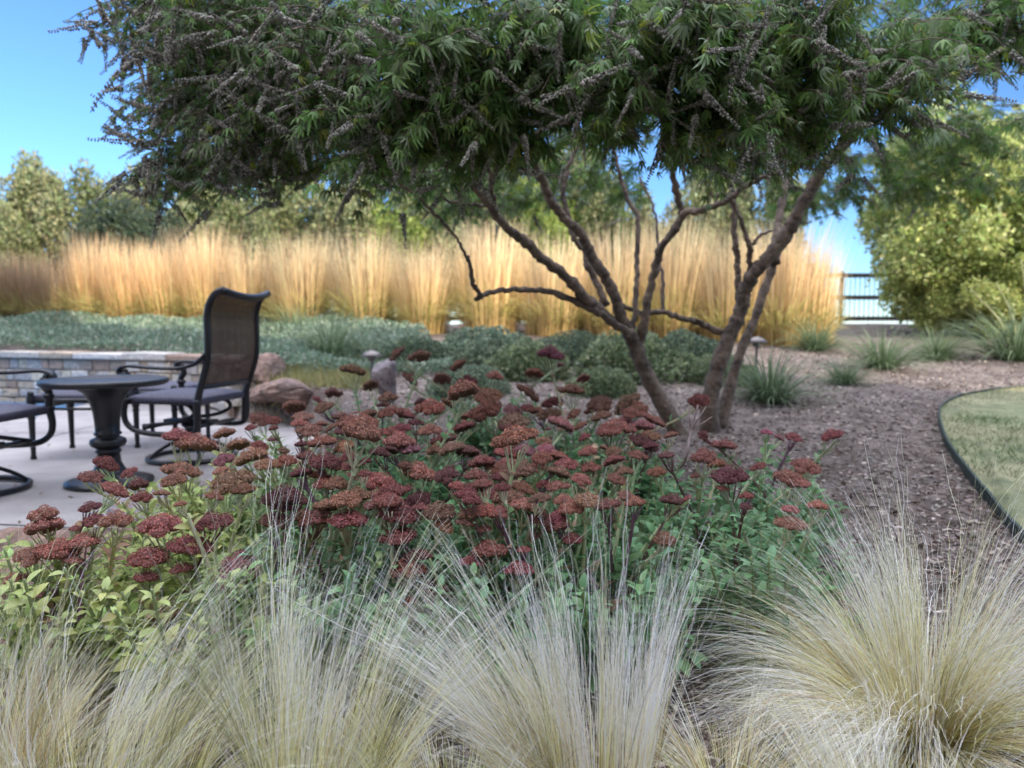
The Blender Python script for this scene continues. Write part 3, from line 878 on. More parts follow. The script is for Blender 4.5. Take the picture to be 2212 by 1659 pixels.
for (lx, ly, ld_, rx, ry, rz, nt_, near) in LOBES:
    c = at(lx, ly, ld_)
    P0, DD, SZ, UP = [], [], [], []
    for _ in range(int(nt_ * (1.75 if near and lx < 760 else 1.4 if near else 1.0))):
        v = rs.normal(size=3); v /= np.linalg.norm(v); v *= rs.uniform(.25, .95)
        s0 = c + v * np.array((rx, ry, rz)) * .8
        out = unit((s0 - cc_) * np.array((1, 1, .25)) + rs.normal(size=3) * .35)
        dirn = unit(out + np.array((0, 0, rs.uniform(-.1, .5))))
        Lg = rs.uniform(.24, .50)
        pts = []
        p = s0 - dirn * Lg * .4; d = dirn
        K = 9
        for k in range(K + 1):
            pts.append(p.copy()); p = p + d * Lg / K
            d = unit(d + np.array((0, 0, -.13)) + rs.normal(size=3) * .05)
        pts = np.array(pts)
        wood.tube(pts - TB, np.linspace(.0035, .0015, K + 1), 4, sub=1)
        sc = rs.uniform(.036, .082) * (.72 if lx < 760 and near else 1.0)
        for k in range(1, K + 1):
            tang = unit(pts[k] - pts[k - 1])
            side = unit(np.cross(tang, (0, 0, 1)))
            if k % 2: side = unit(np.cross(tang, side) + .3 * side)
            for sg in (-1, 1):
                if rs.random() < .12: continue
                dd = unit(side * sg + tang * .5 + np.array((0, 0, -.6)) + rs.normal(size=3) * .3)
                P0.append(pts[k] - TB); DD.append(dd); SZ.append(sc * rs.uniform(.7, 1.35) * (1.15 - .5 * k / K))
        if rs.random() < ((.66 if lx < 760 else .42) if near else .15):
            spikes.append((pts[-1] - TB, unit(pts[-1] - pts[-2] + rs.normal(size=3) * .12), rs.uniform(.12, .24), near))
    P0, DD, SZ = np.array(P0), np.array(DD), np.array(SZ)
    n = len(P0)
    col = hsv_jit(s2l(98, 126, 66), n, .36, .08)
    yl = rs.random(n) < .06
    col[yl] = hsv_jit(s2l(142, 156, 62), yl.sum(), .15, .06)
    gr = rs.random(n) < .22
    col[gr] = hsv_jit(s2l(132, 148, 112), gr.sum(), .15, .05)
    var = PAL_N if near else PAL_F
    pick = rs.integers(0, len(var), n)
    for vi, (tv, tq) in enumerate(var):
        k = pick == vi
        if k.any():
            crown.inst(tv, tq, frames(DD[k], roll=rs.normal(size=k.sum()) * .6, scale=SZ[k]), P0[k], col[k])
# spikes reaching out of the left outline
for (x0, y0, x1, y1, d) in [(330, 105, 165, 206, 3.5), (345, 150, 268, 216, 3.5), (370, 60, 225, 70, 3.6), (300, 0, 150, 20, 3.6), (260, 0, 232, 58, 3.7), (400, 170, 322, 256, 3.5), (350, 300, 256, 256, 4.2),
                            (350, 308, 248, 322, 4.4), (430, 260, 352, 350, 3.7), (430, 310, 372, 410, 3.7), (380, 120, 300, 175, 3.5), (420, 200, 345, 270, 3.4), (440, 330, 395, 420, 3.8), (390, 230, 330, 300, 3.8),
                            (520, 330, 470, 410, 3.7), (1130, 290, 1150, 375, 2.9), (1260, 230, 1225, 300, 2.8), (1610, 60, 1555, 205, 2.6), (1640, 90, 1590, 160, 2.6), (1525, 10, 1490, 110, 2.6), (1830, 120, 1830, 270, 2.8), (1868, 125, 1865, 215, 2.8),
                            (900, 20, 895, 105, 2.7), (845, 110, 745, 190, 2.8), (1560, 20, 1515, 140, 2.7), (1660, 0, 1650, 60, 2.6)]:
    a, b_ = at(x0, y0, d), at(x1, y1, d - .1)
    spikes.insert(0, (a - TB, unit(b_ - a), float(np.linalg.norm(b_ - a)), 2))
kept = spikes[:26] + [s for s in spikes[26:] if s[3]][:70]
kept_ids = set(id(s) for s in kept)
crown.build('crown', M['leaf'], tree)
wood.build('twigs', M['bark'], tree)
for i, (p, d, l, _) in enumerate(kept):
    o = link('seed_spike', SPK_ME[i % 4], tree)
    m = frames(d[None], roll=np.array([0.0]))[0] * l
    o.matrix_local = Matrix([[*m[0], p[0]], [*m[1], p[1]], [*m[2], p[2]], [0, 0, 0, 1]])
for i, s in enumerate(spikes):
    if id(s) in kept_ids: continue
    p, d, l, _ = s
    v, t, q_, c = SPK[i % 4]
    spike_rest.add(v @ (frames(d[None])[0] * l).T + p, t, c)
o = spike_rest.build('seed_spike', M['spike'], tree); o['kind'] = 'stuff'

# ------------------------------------------------------------------ sedum bed
HEADS = [  # x, y, width (2212 px picture), tone: r rust, b brown, m maroon, d dark, p pink
 (384,944,76,'r'),(423,961,80,'r'),(225,1004,62,'m'),(195,1030,62,'r'),(281,1020,38,'m'),(298,1050,60,'m'),(245,1057,60,'r'),(307,1076,50,'m'),(393,1017,72,'b'),(377,1037,60,'b'),(350,1066,42,'b'),
 (195,1096,46,'d'),(208,1126,60,'m'),(96,1113,76,'r'),(96,1138,88,'r'),(162,1142,30,'r'),(251,1126,82,'r'),(347,1136,100,'r'),(456,1126,95,'d'),(592,1126,76,'d'),(499,1043,100,'b'),(529,1060,62,'b'),
 (546,990,76,'b'),(575,1003,50,'b'),(486,994,55,'p'),(618,997,52,'r'),(615,1073,102,'d'),(608,1095,60,'d'),(463,1073,40,'b'),(390,1090,32,'r'),(476,1017,40,'b'),(562,904,52,'m'),(592,908,36,'m'),
 (592,926,26,'m'),(542,924,32,'m'),(486,937,56,'b'),(516,961,62,'b'),(559,964,42,'m'),(589,951,26,'p'),(612,974,30,'b'),(638,880,60,'b'),(650,960,30,'d'),(655,900,50,'b'),(668,929,66,'b'),
 (126,1191,100,'r'),(63,1202,84,'r'),(33,1250,64,'r'),(178,1172,80,'r'),(156,1210,50,'r'),(320,1206,98,'m'),(409,1183,100,'m'),(394,1228,62,'m'),(316,1250,60,'m'),(520,1228,104,'m'),(498,1256,60,'m'),(483,1366,60,'r'),(78,1285,42,'r'),
 (775,915,100,'r'),(777,937,112,'r'),(738,901,50,'b'),(696,955,66,'r'),(861,957,86,'r'),(880,973,60,'p'),(704,999,72,'m'),(757,989,52,'m'),(790,997,32,'m'),(690,1029,52,'r'),(821,1044,96,'r'),(900,1021,86,'r'),
 (850,1064,82,'m'),(787,1023,36,'m'),(752,1122,96,'m'),(860,1112,100,'d'),(905,1082,80,'d'),(860,1160,82,'m'),(900,1199,50,'d'),(762,800,66,'b'),(802,832,42,'b'),(861,763,52,'b'),(908,770,62,'b'),(992,789,42,'b'),
 (882,818,44,'r'),(955,818,46,'r'),(1003,847,86,'r'),(1053,854,72,'b'),(1010,829,60,'m'),(1068,814,46,'r'),(1137,847,56,'b'),(1235,843,66,'b'),(1188,767,60,'p'),(1210,789,18,'p'),(1155,807,42,'m'),(1261,818,36,'m'),
 (1195,869,50,'m'),(1188,894,66,'b'),(1297,872,66,'b'),(1359,872,60,'b'),(1363,894,48,'r'),(1395,900,40,'r'),(839,861,46,'b'),(846,890,66,'m'),(878,898,50,'m'),(930,883,72,'r'),(1053,890,76,'r'),(1108,887,52,'p'),
 (1141,883,44,'m'),(1108,909,76,'b'),(1003,923,60,'m'),(1210,916,62,'p'),(1184,927,18,'p'),(1330,927,78,'r'),(1388,923,52,'p'),(1264,945,32,'m'),(1384,956,78,'d'),(1119,945,106,'b'),(1097,960,62,'b'),(1173,952,42,'b'),
 (1093,981,56,'m'),(1133,974,52,'p'),(1181,974,50,'p'),(1042,1000,66,'m'),(1119,996,56,'b'),(1206,989,62,'r'),(1224,1003,62,'r'),(1272,978,48,'r'),(1304,967,24,'r'),(1275,1011,52,'r'),(1326,996,52,'m'),(1377,983,50,'m'),
 (1253,1036,58,'r'),(1173,1047,34,'m'),(1119,1018,82,'b'),(1082,1032,60,'m'),(966,1025,62,'d'),(1028,1029,62,'r'),(988,1051,52,'m'),(1024,1054,50,'m'),(1086,1054,42,'m'),(1010,1076,66,'d'),(1097,1080,78,'b'),(1133,1094,70,'b'),
 (1166,1076,60,'b'),(948,1105,80,'b'),(1050,1105,72,'m'),(1217,1080,62,'b'),(1268,1080,66,'b'),(1312,1091,66,'d'),(1352,1072,46,'b'),(1373,1087,54,'r'),(1201,1120,60,'m'),(1205,1140,72,'m'),(1454,1083,56,'d'),(1439,985,46,'d'),
 (1235,1165,60,'m'),(1056,1191,88,'m'),(1019,1213,62,'m'),(1120,1228,72,'m'),(882,1232,86,'m'),(919,1202,52,'d'),(941,1273,66,'d'),(1045,1143,42,'m'),(1435,1165,50,'b'),(956,1135,60,'b'),(1131,1187,36,'m'),(884,1299,42,'m'),
 (1510,865,50,'m'),(1565,963,66,'m'),(1521,989,70,'r'),(1548,1004,54,'r'),(1576,1029,86,'d'),(1641,1007,38,'m'),(1656,934,26,'p'),(1681,945,28,'p'),(1714,945,38,'m'),(1798,941,58,'m'),(1739,1007,72,'m'),(1700,1032,72,'r'),
 (1729,1047,62,'r'),(1765,1094,52,'r'),(1612,1072,38,'m'),(1561,1056,30,'m'),(1503,1029,30,'r'),(1485,1076,22,'m'),(1707,1131,62,'r'),(1518,938,30,'d'),(1609,1094,32,'d'),(1707,1101,40,'r'),
 (1450,940,40,'b'),(1300,900,44,'b'),(960,950,60,'m'),(930,930,55,'r'),(1020,900,60,'r'),(820,980,50,'d'),(1160,1010,50,'m'),(1420,1020,44,'r'),(700,880,46,'b'),(720,850,46,'r')]
TONE = {'r': s2l(186, 132, 118), 'b': s2l(176, 134, 114), 'm': s2l(170, 112, 106), 'd': s2l(142, 98, 96), 'p': s2l(196, 138, 142)}

def head_variant():
    """corymb of small star florets, radius 1, flat dome about .42 high"""
    mb = MB()
    subs = [(0, 0, .55)]
    k = random.randint(5, 7)
    for i in range(k):
        a = i / k * 6.283 + random.uniform(-.3, .3); r = random.uniform(.5, .72)
        subs.append((r * math.cos(a), r * math.sin(a), random.uniform(.30, .44)))
    st = np.array([(0, 0, 0)] + [(math.cos(a), math.sin(a), .75) for a in np.arange(5) / 5 * 6.283])
    sf = np.array([(0, 1 + i, 1 + (i + 1) % 5) for i in range(5)])
    for (x, y, r) in subs:
        n = int(520 * r * r) + 20
        v = RNG.normal(size=(n, 3)); v = unit(v); v[:, 2] = np.abs(v[:, 2]) * 1.25 - .3
        P_ = v * np.array((r, r, r * .62)) * RNG.uniform(.86, 1.08, (n, 1)) + np.array((x, y, .30 - .38 * (x * x + y * y)))
        c = hsv_jit((1, 1, 1), n, .28, .07)
        lt_ = RNG.random(n) < .12; c[lt_] *= 1.45
        D = unit(v + RNG.normal(size=(n, 3)) * .35)
        # frames() puts Y along D; star template opens along Z, so swap
        Mx = frames(D, up=RNG.normal(size=(n, 3)), scale=RNG.uniform(.036, .056, n))
        mb.inst(st[:, [0, 2, 1]], sf, Mx, P_, np.clip(c, .1, 3))
        iv = ICO3[0] * np.array((r * .86, r * .86, r * .45)) + np.array((x, y, .27 - .38 * (x * x + y * y)))
        mb.add(iv, ICO3[1], (.38, .38, .38))
    return mb.mesh('flower_head', M['floret'], False)
HEADV = [head_variant() for _ in range(9)]

def sed_leaf(toothed=0):
    V, Q = [], []
    n = 5
    for i in range(n + 1):
        t = i / n
        w = .25 * math.sin(math.pi * (t ** .85) * .94 + .08) if i < n else .01
        z = .10 * math.sin(t * 2.4) - .12 * t * t
        V += [(-w, t, z + .25 * w), (0, t, z), (w, t, z + .25 * w)]
    for i in range(n):
        a = i * 3; Q += [(a, a + 1, a + 4, a + 3), (a + 1, a + 2, a + 5, a + 4)]
    return np.array(V), np.array(Q)
SLV, SLQ = sed_leaf()

hd = []
rs = np.random.default_rng(12)
HEADS = list(HEADS)
while len(HEADS) < 262:                          # heads half hidden between the ones listed
    x = rs.uniform(640, 1420); y = rs.uniform(860, 1130)
    if x > 1250 and y > 1040: continue
    if min(math.hypot(x - h[0], (y - h[1]) * 1.6) for h in HEADS) > 24:
        HEADS.append((x, y, rs.uniform(38, 62) * (.75 + (y - 860) / 500), 'rbmbd'[rs.integers(0, 5)]))
for (x, y, w, tn) in HEADS:
    hh = .43 + rs.uniform(-.03, .03)
    if y > 1090: hh = .43 - (y - 1090) / 200 * .18
    lo_, hi_ = 1.2, 8.0
    d = 1.3
    while d < 5:
        p = at(x, y, d)
        gz = float(zg(max(p[0], np.interp(p[1], BY, BX) + .2), p[1]))
        if p[2] <= gz + hh: break
        d += .01
    d = min(d, .125 * F / w)
    if w < 50 and y > 900: d = min(d, 3.0)
    d = max(d, 1.42)
    p = at(x, y, d)
    hd.append((p, min(w * d / F / 2, .085), tn, (x, y)))
HP = np.array([h[0] for h in hd])
# group the stems into rooted clumps
K = 26
G = HP[:, :2].copy()
G[:, 0] = np.maximum(G[:, 0], np.interp(G[:, 1], BY, BX) + .16)
cen = G[rs.permutation(len(G))[:K]].copy()
for _ in range(25):
    dm = ((G[:, None] - cen[None]) ** 2).sum(-1); own = dm.argmin(1)
    for k in range(K):
        if (own == k).any(): cen[k] = G[own == k].mean(0)
order = sorted([k for k in range(K) if (own == k).any()], key=lambda k: cen[k][1])
nrow = 5
rows = [order[i * len(order) // nrow:(i + 1) * len(order) // nrow] for i in range(nrow)]
ROWN = ['front', 'second', 'third', 'fourth', 'rear']
ORDN = ['leftmost', 'second from left', 'third from left', 'fourth from left', 'fifth from left', 'sixth from left', 'seventh from left']
TN = {'r': 'rust-red', 'b': 'russet', 'm': 'wine-red', 'd': 'dark maroon', 'p': 'rosy'}

def add_leaves(mb, pts, sizes, base, n_per=2, start=.08, up=.35):
    P_, D_, S_ = [], [], []
    L_ = len(pts)
    for k in range(int(L_ * start) + 1, L_ - 1):
        tang = unit(pts[k + 1] - pts[k - 1])
        a0 = k * 1.57 + rs.uniform(-.35, .35)
        s1 = unit(np.cross(tang, (.3, .2, 1.0)) if abs(tang[2]) < .95 else np.cross(tang, (1, 0, 0)))
        s2 = np.cross(tang, s1)
        for j in range(n_per):
            a = a0 + j * 2 * math.pi / n_per
            d = unit(s1 * math.cos(a) + s2 * math.sin(a) + tang * (up + rs.uniform(-.2, .45)))
            P_.append(pts[k] + d * .002); D_.append(d); S_.append(sizes * rs.uniform(.7, 1.25) * (1.1 - .55 * k / L_))
    if not P_: return
    n = len(P_)
    mb.inst(SLV, SLQ, frames(np.array(D_), roll=rs.normal(size=n) * .35, scale=np.array(S_)), np.array(P_), hsv_jit(base, n, .16, .06))

for ri, row in enumerate(rows):
    row.sort(key=lambda k: cen[k][0] / cen[k][1])
    for ci, k in enumerate(row):
        mem = [hd[i] for i in range(len(hd)) if own[i] == k]
        cx, cy = cen[k]
        gz = float(zg(cx, cy))
        cnt = {}
        for m_ in mem: cnt[m_[2]] = cnt.get(m_[2], 0) + 1
        top = sorted(cnt, key=lambda a: -cnt[a])[:2]
        tone_s = ' and '.join(TN[a] for a in top)
        lab = f"sedum with {tone_s} heads, {ORDN[ci]} in {ROWN[ri]} row"
        pl = empty('sedum', (cx, cy, gz), lab, 'sedum', 'sedum clumps in the planting bed')
        base0 = np.array((cx, cy, gz))
        px_ = 1106 + cx / cy * F
        yel = float(np.clip((760 - px_) / 330, 0, 1)) * (1 if cy < 2.6 else .4)     # yellow-green plants at the left front
        lc = np.array(s2l(120, 158, 112)) * (1 - yel) + np.array(s2l(188, 200, 128)) * yel
        for (hp, hr, tn, pp) in mem:
            b = MB()
            root = np.array((cx + rs.normal() * .05, cy + rs.normal() * .05 + .02, gz - .01))
            dxy = hp[:2] - root[:2]
            tip = hp - np.array((0, 0, hr * .18))
            neck = tip - np.array((dxy[0] * .12, dxy[1] * .12, hr * 1.15))
            mid = root + (neck - root) * .5 + np.array((-dxy[0] * .14, -dxy[1] * .14, .03))
            cs = hsv_jit(s2l(206, 208, 172) if tn != 'd' else s2l(138, 96, 98), 1, .1, .04)[0]
            if rs.random() < .12: cs = np.array(s2l(150, 112, 132))
            P_, r_ = spline(np.array([root, mid, neck]), np.array([.0062, .0054, .0046]) * (.7 if tn == 'd' else 1), 8)
            loc = P_ - base0
            b.tube(loc, r_, 6, sub=1, col=cs)
            for j in range(7):
                a = j / 7 * 6.283 + rs.uniform(-.3, .3); rr = hr * rs.uniform(.35, .8)
                e = tip - base0 + np.array((math.cos(a) * rr, math.sin(a) * rr, -hr * .02 - .25 * rr))
                s_ = neck - base0 + (loc[-2] - loc[-1]) * rs.uniform(0, 1.4)
                b.tube([s_, (s_ + e) / 2 + np.array((0, 0, -.006)), e], [.0022, .0018, .0014], 4, sub=2, col=cs)
            dry = rs.random() < .10
            add_leaves(b, loc[1:], .050, s2l(196, 160, 132) if dry else lc)
            b.build('stem', M['leaf'], pl)
            o = link('flower_head', HEADV[rs.integers(0, len(HEADV))], pl, tip - base0)
            tilt = np.clip(dxy * 2.2, -.7, .7)
            o.rotation_euler = (-tilt[1] * .5 + rs.normal() * .07, tilt[0] + rs.normal() * .08, rs.uniform(0, 6.28))
            s_ = hr * rs.uniform(.92, 1.10)
            o.scale = (s_, s_ * rs.uniform(.8, 1.0), s_ * rs.uniform(.95, 1.3))
            o.color = (*hsv_jit(TONE[tn], 1, .12, .05)[0], 1)
        # leafy shoots without flowers fill the clump
        b = MB()
        nsh = 46 if cy < 3.2 else 30
        for _ in range(nsh):
            a = rs.uniform(0, 6.28); rr = .24 * math.sqrt(rs.random())
            rx_ = np.array((math.cos(a) * rr * .5, math.sin(a) * rr * .5, 0))
            hgt = rs.uniform(.12, .34)
            e = rx_ * 2.1 + np.array((0, 0, hgt))
            P_, r_ = spline(np.array([rx_, (rx_ + e) / 2 + (0, 0, .02), e]), np.array([.0045, .004, .003]), 5 if hgt < .2 else 7)
            b.tube(P_, r_, 5, sub=1, col=s2l(160, 172, 128))
            add_leaves(b, P_, rs.uniform(.045, .064), lc * .95, start=0.0)
        b.build('leafy_shoots', M['leaf'], pl)

# small mauve and silver filler: dry stalk beside the trunk
st = empty('dry_stalk', hit(1455, 1015), 'bare pinkish sedum stalk standing in front of the tree trunk', 'plant stalk')
S0 = np.array(st.location)
b = MB()
A = at(1478, 1000, 2.6) - S0; B_ = at(1492, 930, 2.6) - S0; C_ = at(1508, 875, 2.6) - S0
b.tube([(0, 0, 0), A, B_, C_], [.005, .0045, .004, .003], 6, col=s2l(176, 156, 150))
for e in ((1538, 900), (1488, 880), (1525, 878)):
    b.tube([B_, at(*e, 2.6) - S0], [.003, .002], 5, sub=1, col=s2l(176, 156, 150))
b.build('stem', M['leaf'], st)

# ------------------------------------------------------------------ feather grass in front
def grass_clump(loc, label, nw, nb, Lr, tilt, lean, cols, width=.0016, spread=.05, droop=1.0, seed=1, seg=13, az=None, name='feather_grass', extra=None, group='feather grass tussocks along the front edge'):
    r = np.random.default_rng(seed)
    base = np.array((loc[0], loc[1], float(zg(loc[0], loc[1])) - .01))
    nw0 = nw
    if extra: nw = nw + extra[0]
    n = nw * nb
    a_w = r.uniform(0, 2 * math.pi, nw) if az is None else r.normal(az[0], az[1], nw)
    # tilt of each wisp, fewer lying low
    t_w = tilt[0] + (tilt[1] - tilt[0]) * r.random(nw) ** 1.1
    if extra:                                  # a second sheaf leaning one way
        a_w[nw0:] = r.normal(extra[1][0], extra[1][1], extra[0]); t_w[nw0:] = r.uniform(extra[2][0], extra[2][1], extra[0])
    L_w = Lr[0] + (Lr[1] - Lr[0]) * r.random(nw) ** 1.5
    dr_w = r.uniform(.35, 1.1, nw) * droop
    a = np.repeat(a_w, nb) + r.normal(size=n) * .09
    t = np.abs(np.repeat(t_w, nb) + r.normal(size=n) * .04)
    Lb = np.repeat(L_w, nb) * r.uniform(.55, 1.12, n)
    dr = np.repeat(dr_w, nb) * r.uniform(.7, 1.35, n)
    rb = np.repeat(spread * np.sqrt(r.random(nw)), nb) + np.abs(r.normal(size=n)) * .010
    P = np.stack([base[0] + rb * np.cos(a), base[1] + rb * np.sin(a), np.full(n, base[2])], -1)
    pts = [P.copy()]
    curl = r.normal(size=n) * .25
    for k in range(seg):
        u = (k + 1) / seg
        th = t + dr * u ** 2.2 * (0.35 + t)
        aa = a + curl * u * u
        d = np.stack([np.sin(th) * np.cos(aa), np.sin(th) * np.sin(aa), np.cos(th)], -1)
        d[:, 0] += lean[0] * 1.7 * u ** 1.8; d[:, 1] += lean[1] * 1.7 * u ** 1.8
        d += r.normal(size=(n, 3)) * (.03 + .10 * (u > .75))
        P = P + unit(d) * (Lb / seg)[:, None]
        gz = zg(P[:, 0], P[:, 1]) + .008
        P[:, 2] = np.maximum(P[:, 2], gz)
        pts.append(P.copy())
    PT = np.stack(pts, 1)                                    # n, seg+1, 3
    side = unit(r.normal(size=(n, 3)) * .6 + np.array((1, .0, 0)))[:, None]
    w = width * (1 - .72 * np.linspace(0, 1, seg + 1)) * 1.0
    wf = r.uniform(.5, 1.2, n); wf[r.random(n) < .05] *= 1.8
    w = w[None, :, None] * wf[:, None, None]
    V = np.stack([PT - side * w / 2, PT + side * w / 2], 2).reshape(-1, 3)
    k2 = 2 * (seg + 1)
    q0 = np.array([(2 * i, 2 * i + 1, 2 * i + 3, 2 * i + 2) for i in range(seg)])
    Q = (q0[None] + (np.arange(n) * k2)[:, None, None]).reshape(-1, 4)
    c0, c1, c2 = [np.array(c) for c in cols]                   # base, middle, tip colour
    grn = (np.repeat(r.random(nw), nb) < .14) | (r.random(n) < .10)
    u = np.linspace(0, 1, seg + 1)[None, :, None]
    col = c0 * np.clip(1 - 2.2 * u, 0, 1) + c1 * np.clip(1 - np.abs(2.2 * u - 1) / 1.2, 0, 1) + c2 * np.clip(2.2 * u - 1, 0, 1)
    wsum = np.clip(1 - 2.2 * u, 0, 1) + np.clip(1 - np.abs(2.2 * u - 1) / 1.2, 0, 1) + np.clip(2.2 * u - 1, 0, 1)
    col = col / wsum
    jit = np.exp(r.normal(size=(n, 1, 1)) * .50 + .16) * np.repeat(np.exp(r.normal(size=(nw, 1, 1)) * .18), nb, 0) * (1 + r.normal(size=(n, 1, 3)) * .05)
    col = np.repeat(col, n, 0) * jit
    gcol = np.array(s2l(128, 142, 78))
    col[grn] = col[grn] * .45 + gcol * .55 * jit[grn]
    col = np.clip(np.repeat(col[:, :, None], 2, 2).reshape(-1, 3), .01, .9)
    me = mesh_np(name, V - base, Q, M['straw'], col, False)
    o = link(name, me, None, base)
    return props(o, label, 'ornamental grass', group)

STR = (s2l(198, 180, 112), s2l(250, 228, 176), s2l(255, 250, 228))
STW = (s2l(212, 190, 124), s2l(255, 238, 198), s2l(255, 252, 238))
STG = (s2l(180, 176, 110), s2l(236, 224, 170), s2l(255, 248, 222))
STB = (s2l(196, 170, 118), s2l(230, 200, 154), s2l(244, 226, 196))
grass_clump((.88, 1.52), 'largest feather grass fountain, in the lower right corner', 185, 28, (.36, .64), (.05, 1.45), (-.06, 0), STR, droop=1.35, seed=21, spread=.07, width=.0017, extra=(56, (3.0, .45), (.75, 1.35)))
grass_clump((.16, 1.28), 'upright pale feather grass fan in the middle of the front edge', 40, 30, (.32, .66), (.0, .24), (-.02, .03), STW, droop=.5, seed=22, spread=.08, width=.0018, extra=(34, (3.0, .3), (.4, .9)))
grass_clump((-.33, 1.25), 'tall feather grass sheaf bending right, left of the middle', 62, 28, (.24, .66), (.0, .45), (.30, .05), STG, droop=.9, seed=23, spread=.09, width=.0017)
grass_clump((-.70, 1.22), 'green and straw feather grass swept to the right by the boulder', 62, 26, (.24, .64), (.05, .75), (.55, .05), STG, droop=.9, seed=24, spread=.12)
grass_clump((-.98, 1.34), 'tan feather grass tuft at the left edge below the boulder', 70, 22, (.18, .42), (.0, .7), (.25, 0), STB, droop=.6, seed=25, spread=.10)
grass_clump((.60, 1.12), 'short pale feather grass tuft cut by the bottom edge, right of the middle', 75, 20, (.20, .38), (.1, 1.1), (-.15, 0), STR, droop=1.1, seed=26, spread=.09)
grass_clump((-.10, 1.20), 'low loose feather grass tuft at the bottom edge, centre', 56, 20, (.18, .34), (.3, 1.3), (0, 0), STG, droop=1.0, seed=27, spread=.10)
grass_clump((.40, 1.30), 'low sparse feather grass tuft between the pale fan and the largest fountain', 46, 20, (.16, .36), (.3, 1.3), (0, 0), STR, droop=1.1, seed=28, spread=.08)

# ------------------------------------------------------------------ planting behind
def strap_tuft(n, L, w, tilt, cols, seed, droop=1.0, seg=7, spread=.08):
    r = np.random.default_rng(seed)
    a = r.uniform(0, 6.283, n); t = tilt[0] + (tilt[1] - tilt[0]) * r.random(n)
    Lb = r.uniform(L[0], L[1], n); dr = r.uniform(.3, 1.2, n) * droop
    rb = spread * np.sqrt(r.random(n))
    P = np.stack([rb * np.cos(a), rb * np.sin(a), np.zeros(n)], -1)
    pts = [P]
    for k in range(seg):
        u = (k + 1) / seg; th = t + dr * u * u
        d = np.stack([np.sin(th) * np.cos(a), np.sin(th) * np.sin(a), np.cos(th)], -1) + r.normal(size=(n, 3)) * .03
        P = P + d * (Lb / seg)[:, None]
        P = np.stack([P[:, 0], P[:, 1], np.maximum(P[:, 2], .01)], -1)
        pts.append(P)
    PT = np.stack(pts, 1)
    side = unit(np.stack([-np.sin(a), np.cos(a), r.normal(size=n) * .4], -1))[:, None]
    ww = w * np.sin(np.linspace(.5, math.pi * .98, seg + 1))[None, :, None]
    V = np.stack([PT - side * ww / 2, PT + side * ww / 2], 2).reshape(-1, 3)
    k2 = 2 * (seg + 1)
    q0 = np.array([(2 * i, 2 * i + 1, 2 * i + 3, 2 * i + 2) for i in range(seg)])
    Q = (q0[None] + (np.arange(n) * k2)[:, None, None]).reshape(-1, 4)
    c = np.array(cols[0])[None, None] * (1 - np.linspace(0, 1, seg + 1)[None, :, None]) + np.array(cols[1])[None, None] * np.linspace(0, 1, seg + 1)[None, :, None]
    c = c * (1 + r.normal(size=(n, 1, 1)) * .22)
    c = np.clip(np.repeat(c[:, :, None], 2, 2).reshape(-1, 3), .01, .9)
    return V, Q, c

# tall golden reed grasses: shared variants, each clump = plumes + base leaves
GOLD = (s2l(214, 184, 122), s2l(242, 216, 178))
plV, bsV = [], []
for i in range(4):
    V, Q, c = strap_tuft(1050, (.85, 1.6), .009, (.0, .27), GOLD, 50 + i, droop=.2, seg=6, spread=.47)
    Vb, Qb, cb = [], [], []
    c = c * np.random.default_rng(i).uniform(.75, 1.2, (len(c) // 14, 1)).repeat(14, 0)
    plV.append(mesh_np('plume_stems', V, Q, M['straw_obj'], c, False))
    V, Q, c = strap_tuft(700, (.45, .95), .013, (.1, .8), (s2l(146, 150, 84), s2l(206, 196, 128)), 60 + i, droop=1.1, spread=.3)
    bsV.append(mesh_np('base_leaves', V, Q, M['leaf'], c, False))
reed = [(-15, 12.9, .85), (55, 13.1, .85), (125, 12.9, .9), (205, 12.7, .98), (290, 12.5, 1.0), (370, 12.4, 1.0), (450, 12.3, 1.02), (540, 12.1, 1.0), (655, 11.8, 1.02), (790, 11.5, 1.0), (915, 11.3, 1.02), (1060, 11.0, 1.05),
        (1200, 10.8, 1.03), (1330, 10.5, 1.08), (1450, 10.3, 1.05), (1570, 10.1, 1.08), (1680, 9.9, 1.03), (1738, 9.85, .9)]
for i, (dx, d, s_) in enumerate(reed):
    x = (dx - 1106) / F * d
    z = float(zg(x, d)) - .02
    nth = ['first', 'second', 'third', 'fourth', 'fifth', 'sixth', 'seventh', 'eighth', 'ninth', 'tenth', 'eleventh', 'twelfth', 'thirteenth', 'fourteenth', 'fifteenth', 'sixteenth', 'seventeenth', 'eighteenth'][i]
    lab = f"tall golden reed grass clump, {nth} from the left of the row behind the bed"
    t = empty('reed_grass', (x, d, z), lab, 'ornamental grass', 'tall golden reed grasses in a row', rz=i * 1.3)
    hz = 1 + .09 * math.sin(i * 2.4)
    t.scale = (s_ * (.92 + .1 * math.sin(i * 1.7)), s_ * .95, s_ * hz)
    t.rotation_euler = (.03 * math.sin(i * 3.1), .05 * math.sin(i * 1.9), i * 1.3)
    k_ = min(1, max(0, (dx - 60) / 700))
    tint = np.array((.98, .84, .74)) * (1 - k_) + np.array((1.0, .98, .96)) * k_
    if dx < 140: tint = tint * (.62, .62, .68)  # shade painted into the plume colour of the leftmost clumps
    link('plume_stems', plV[i % 4], t, color=tuple(tint * (.92 + .12 * math.sin(i * 5.3)))); link('base_leaves', bsV[(i + 1) % 4], t)

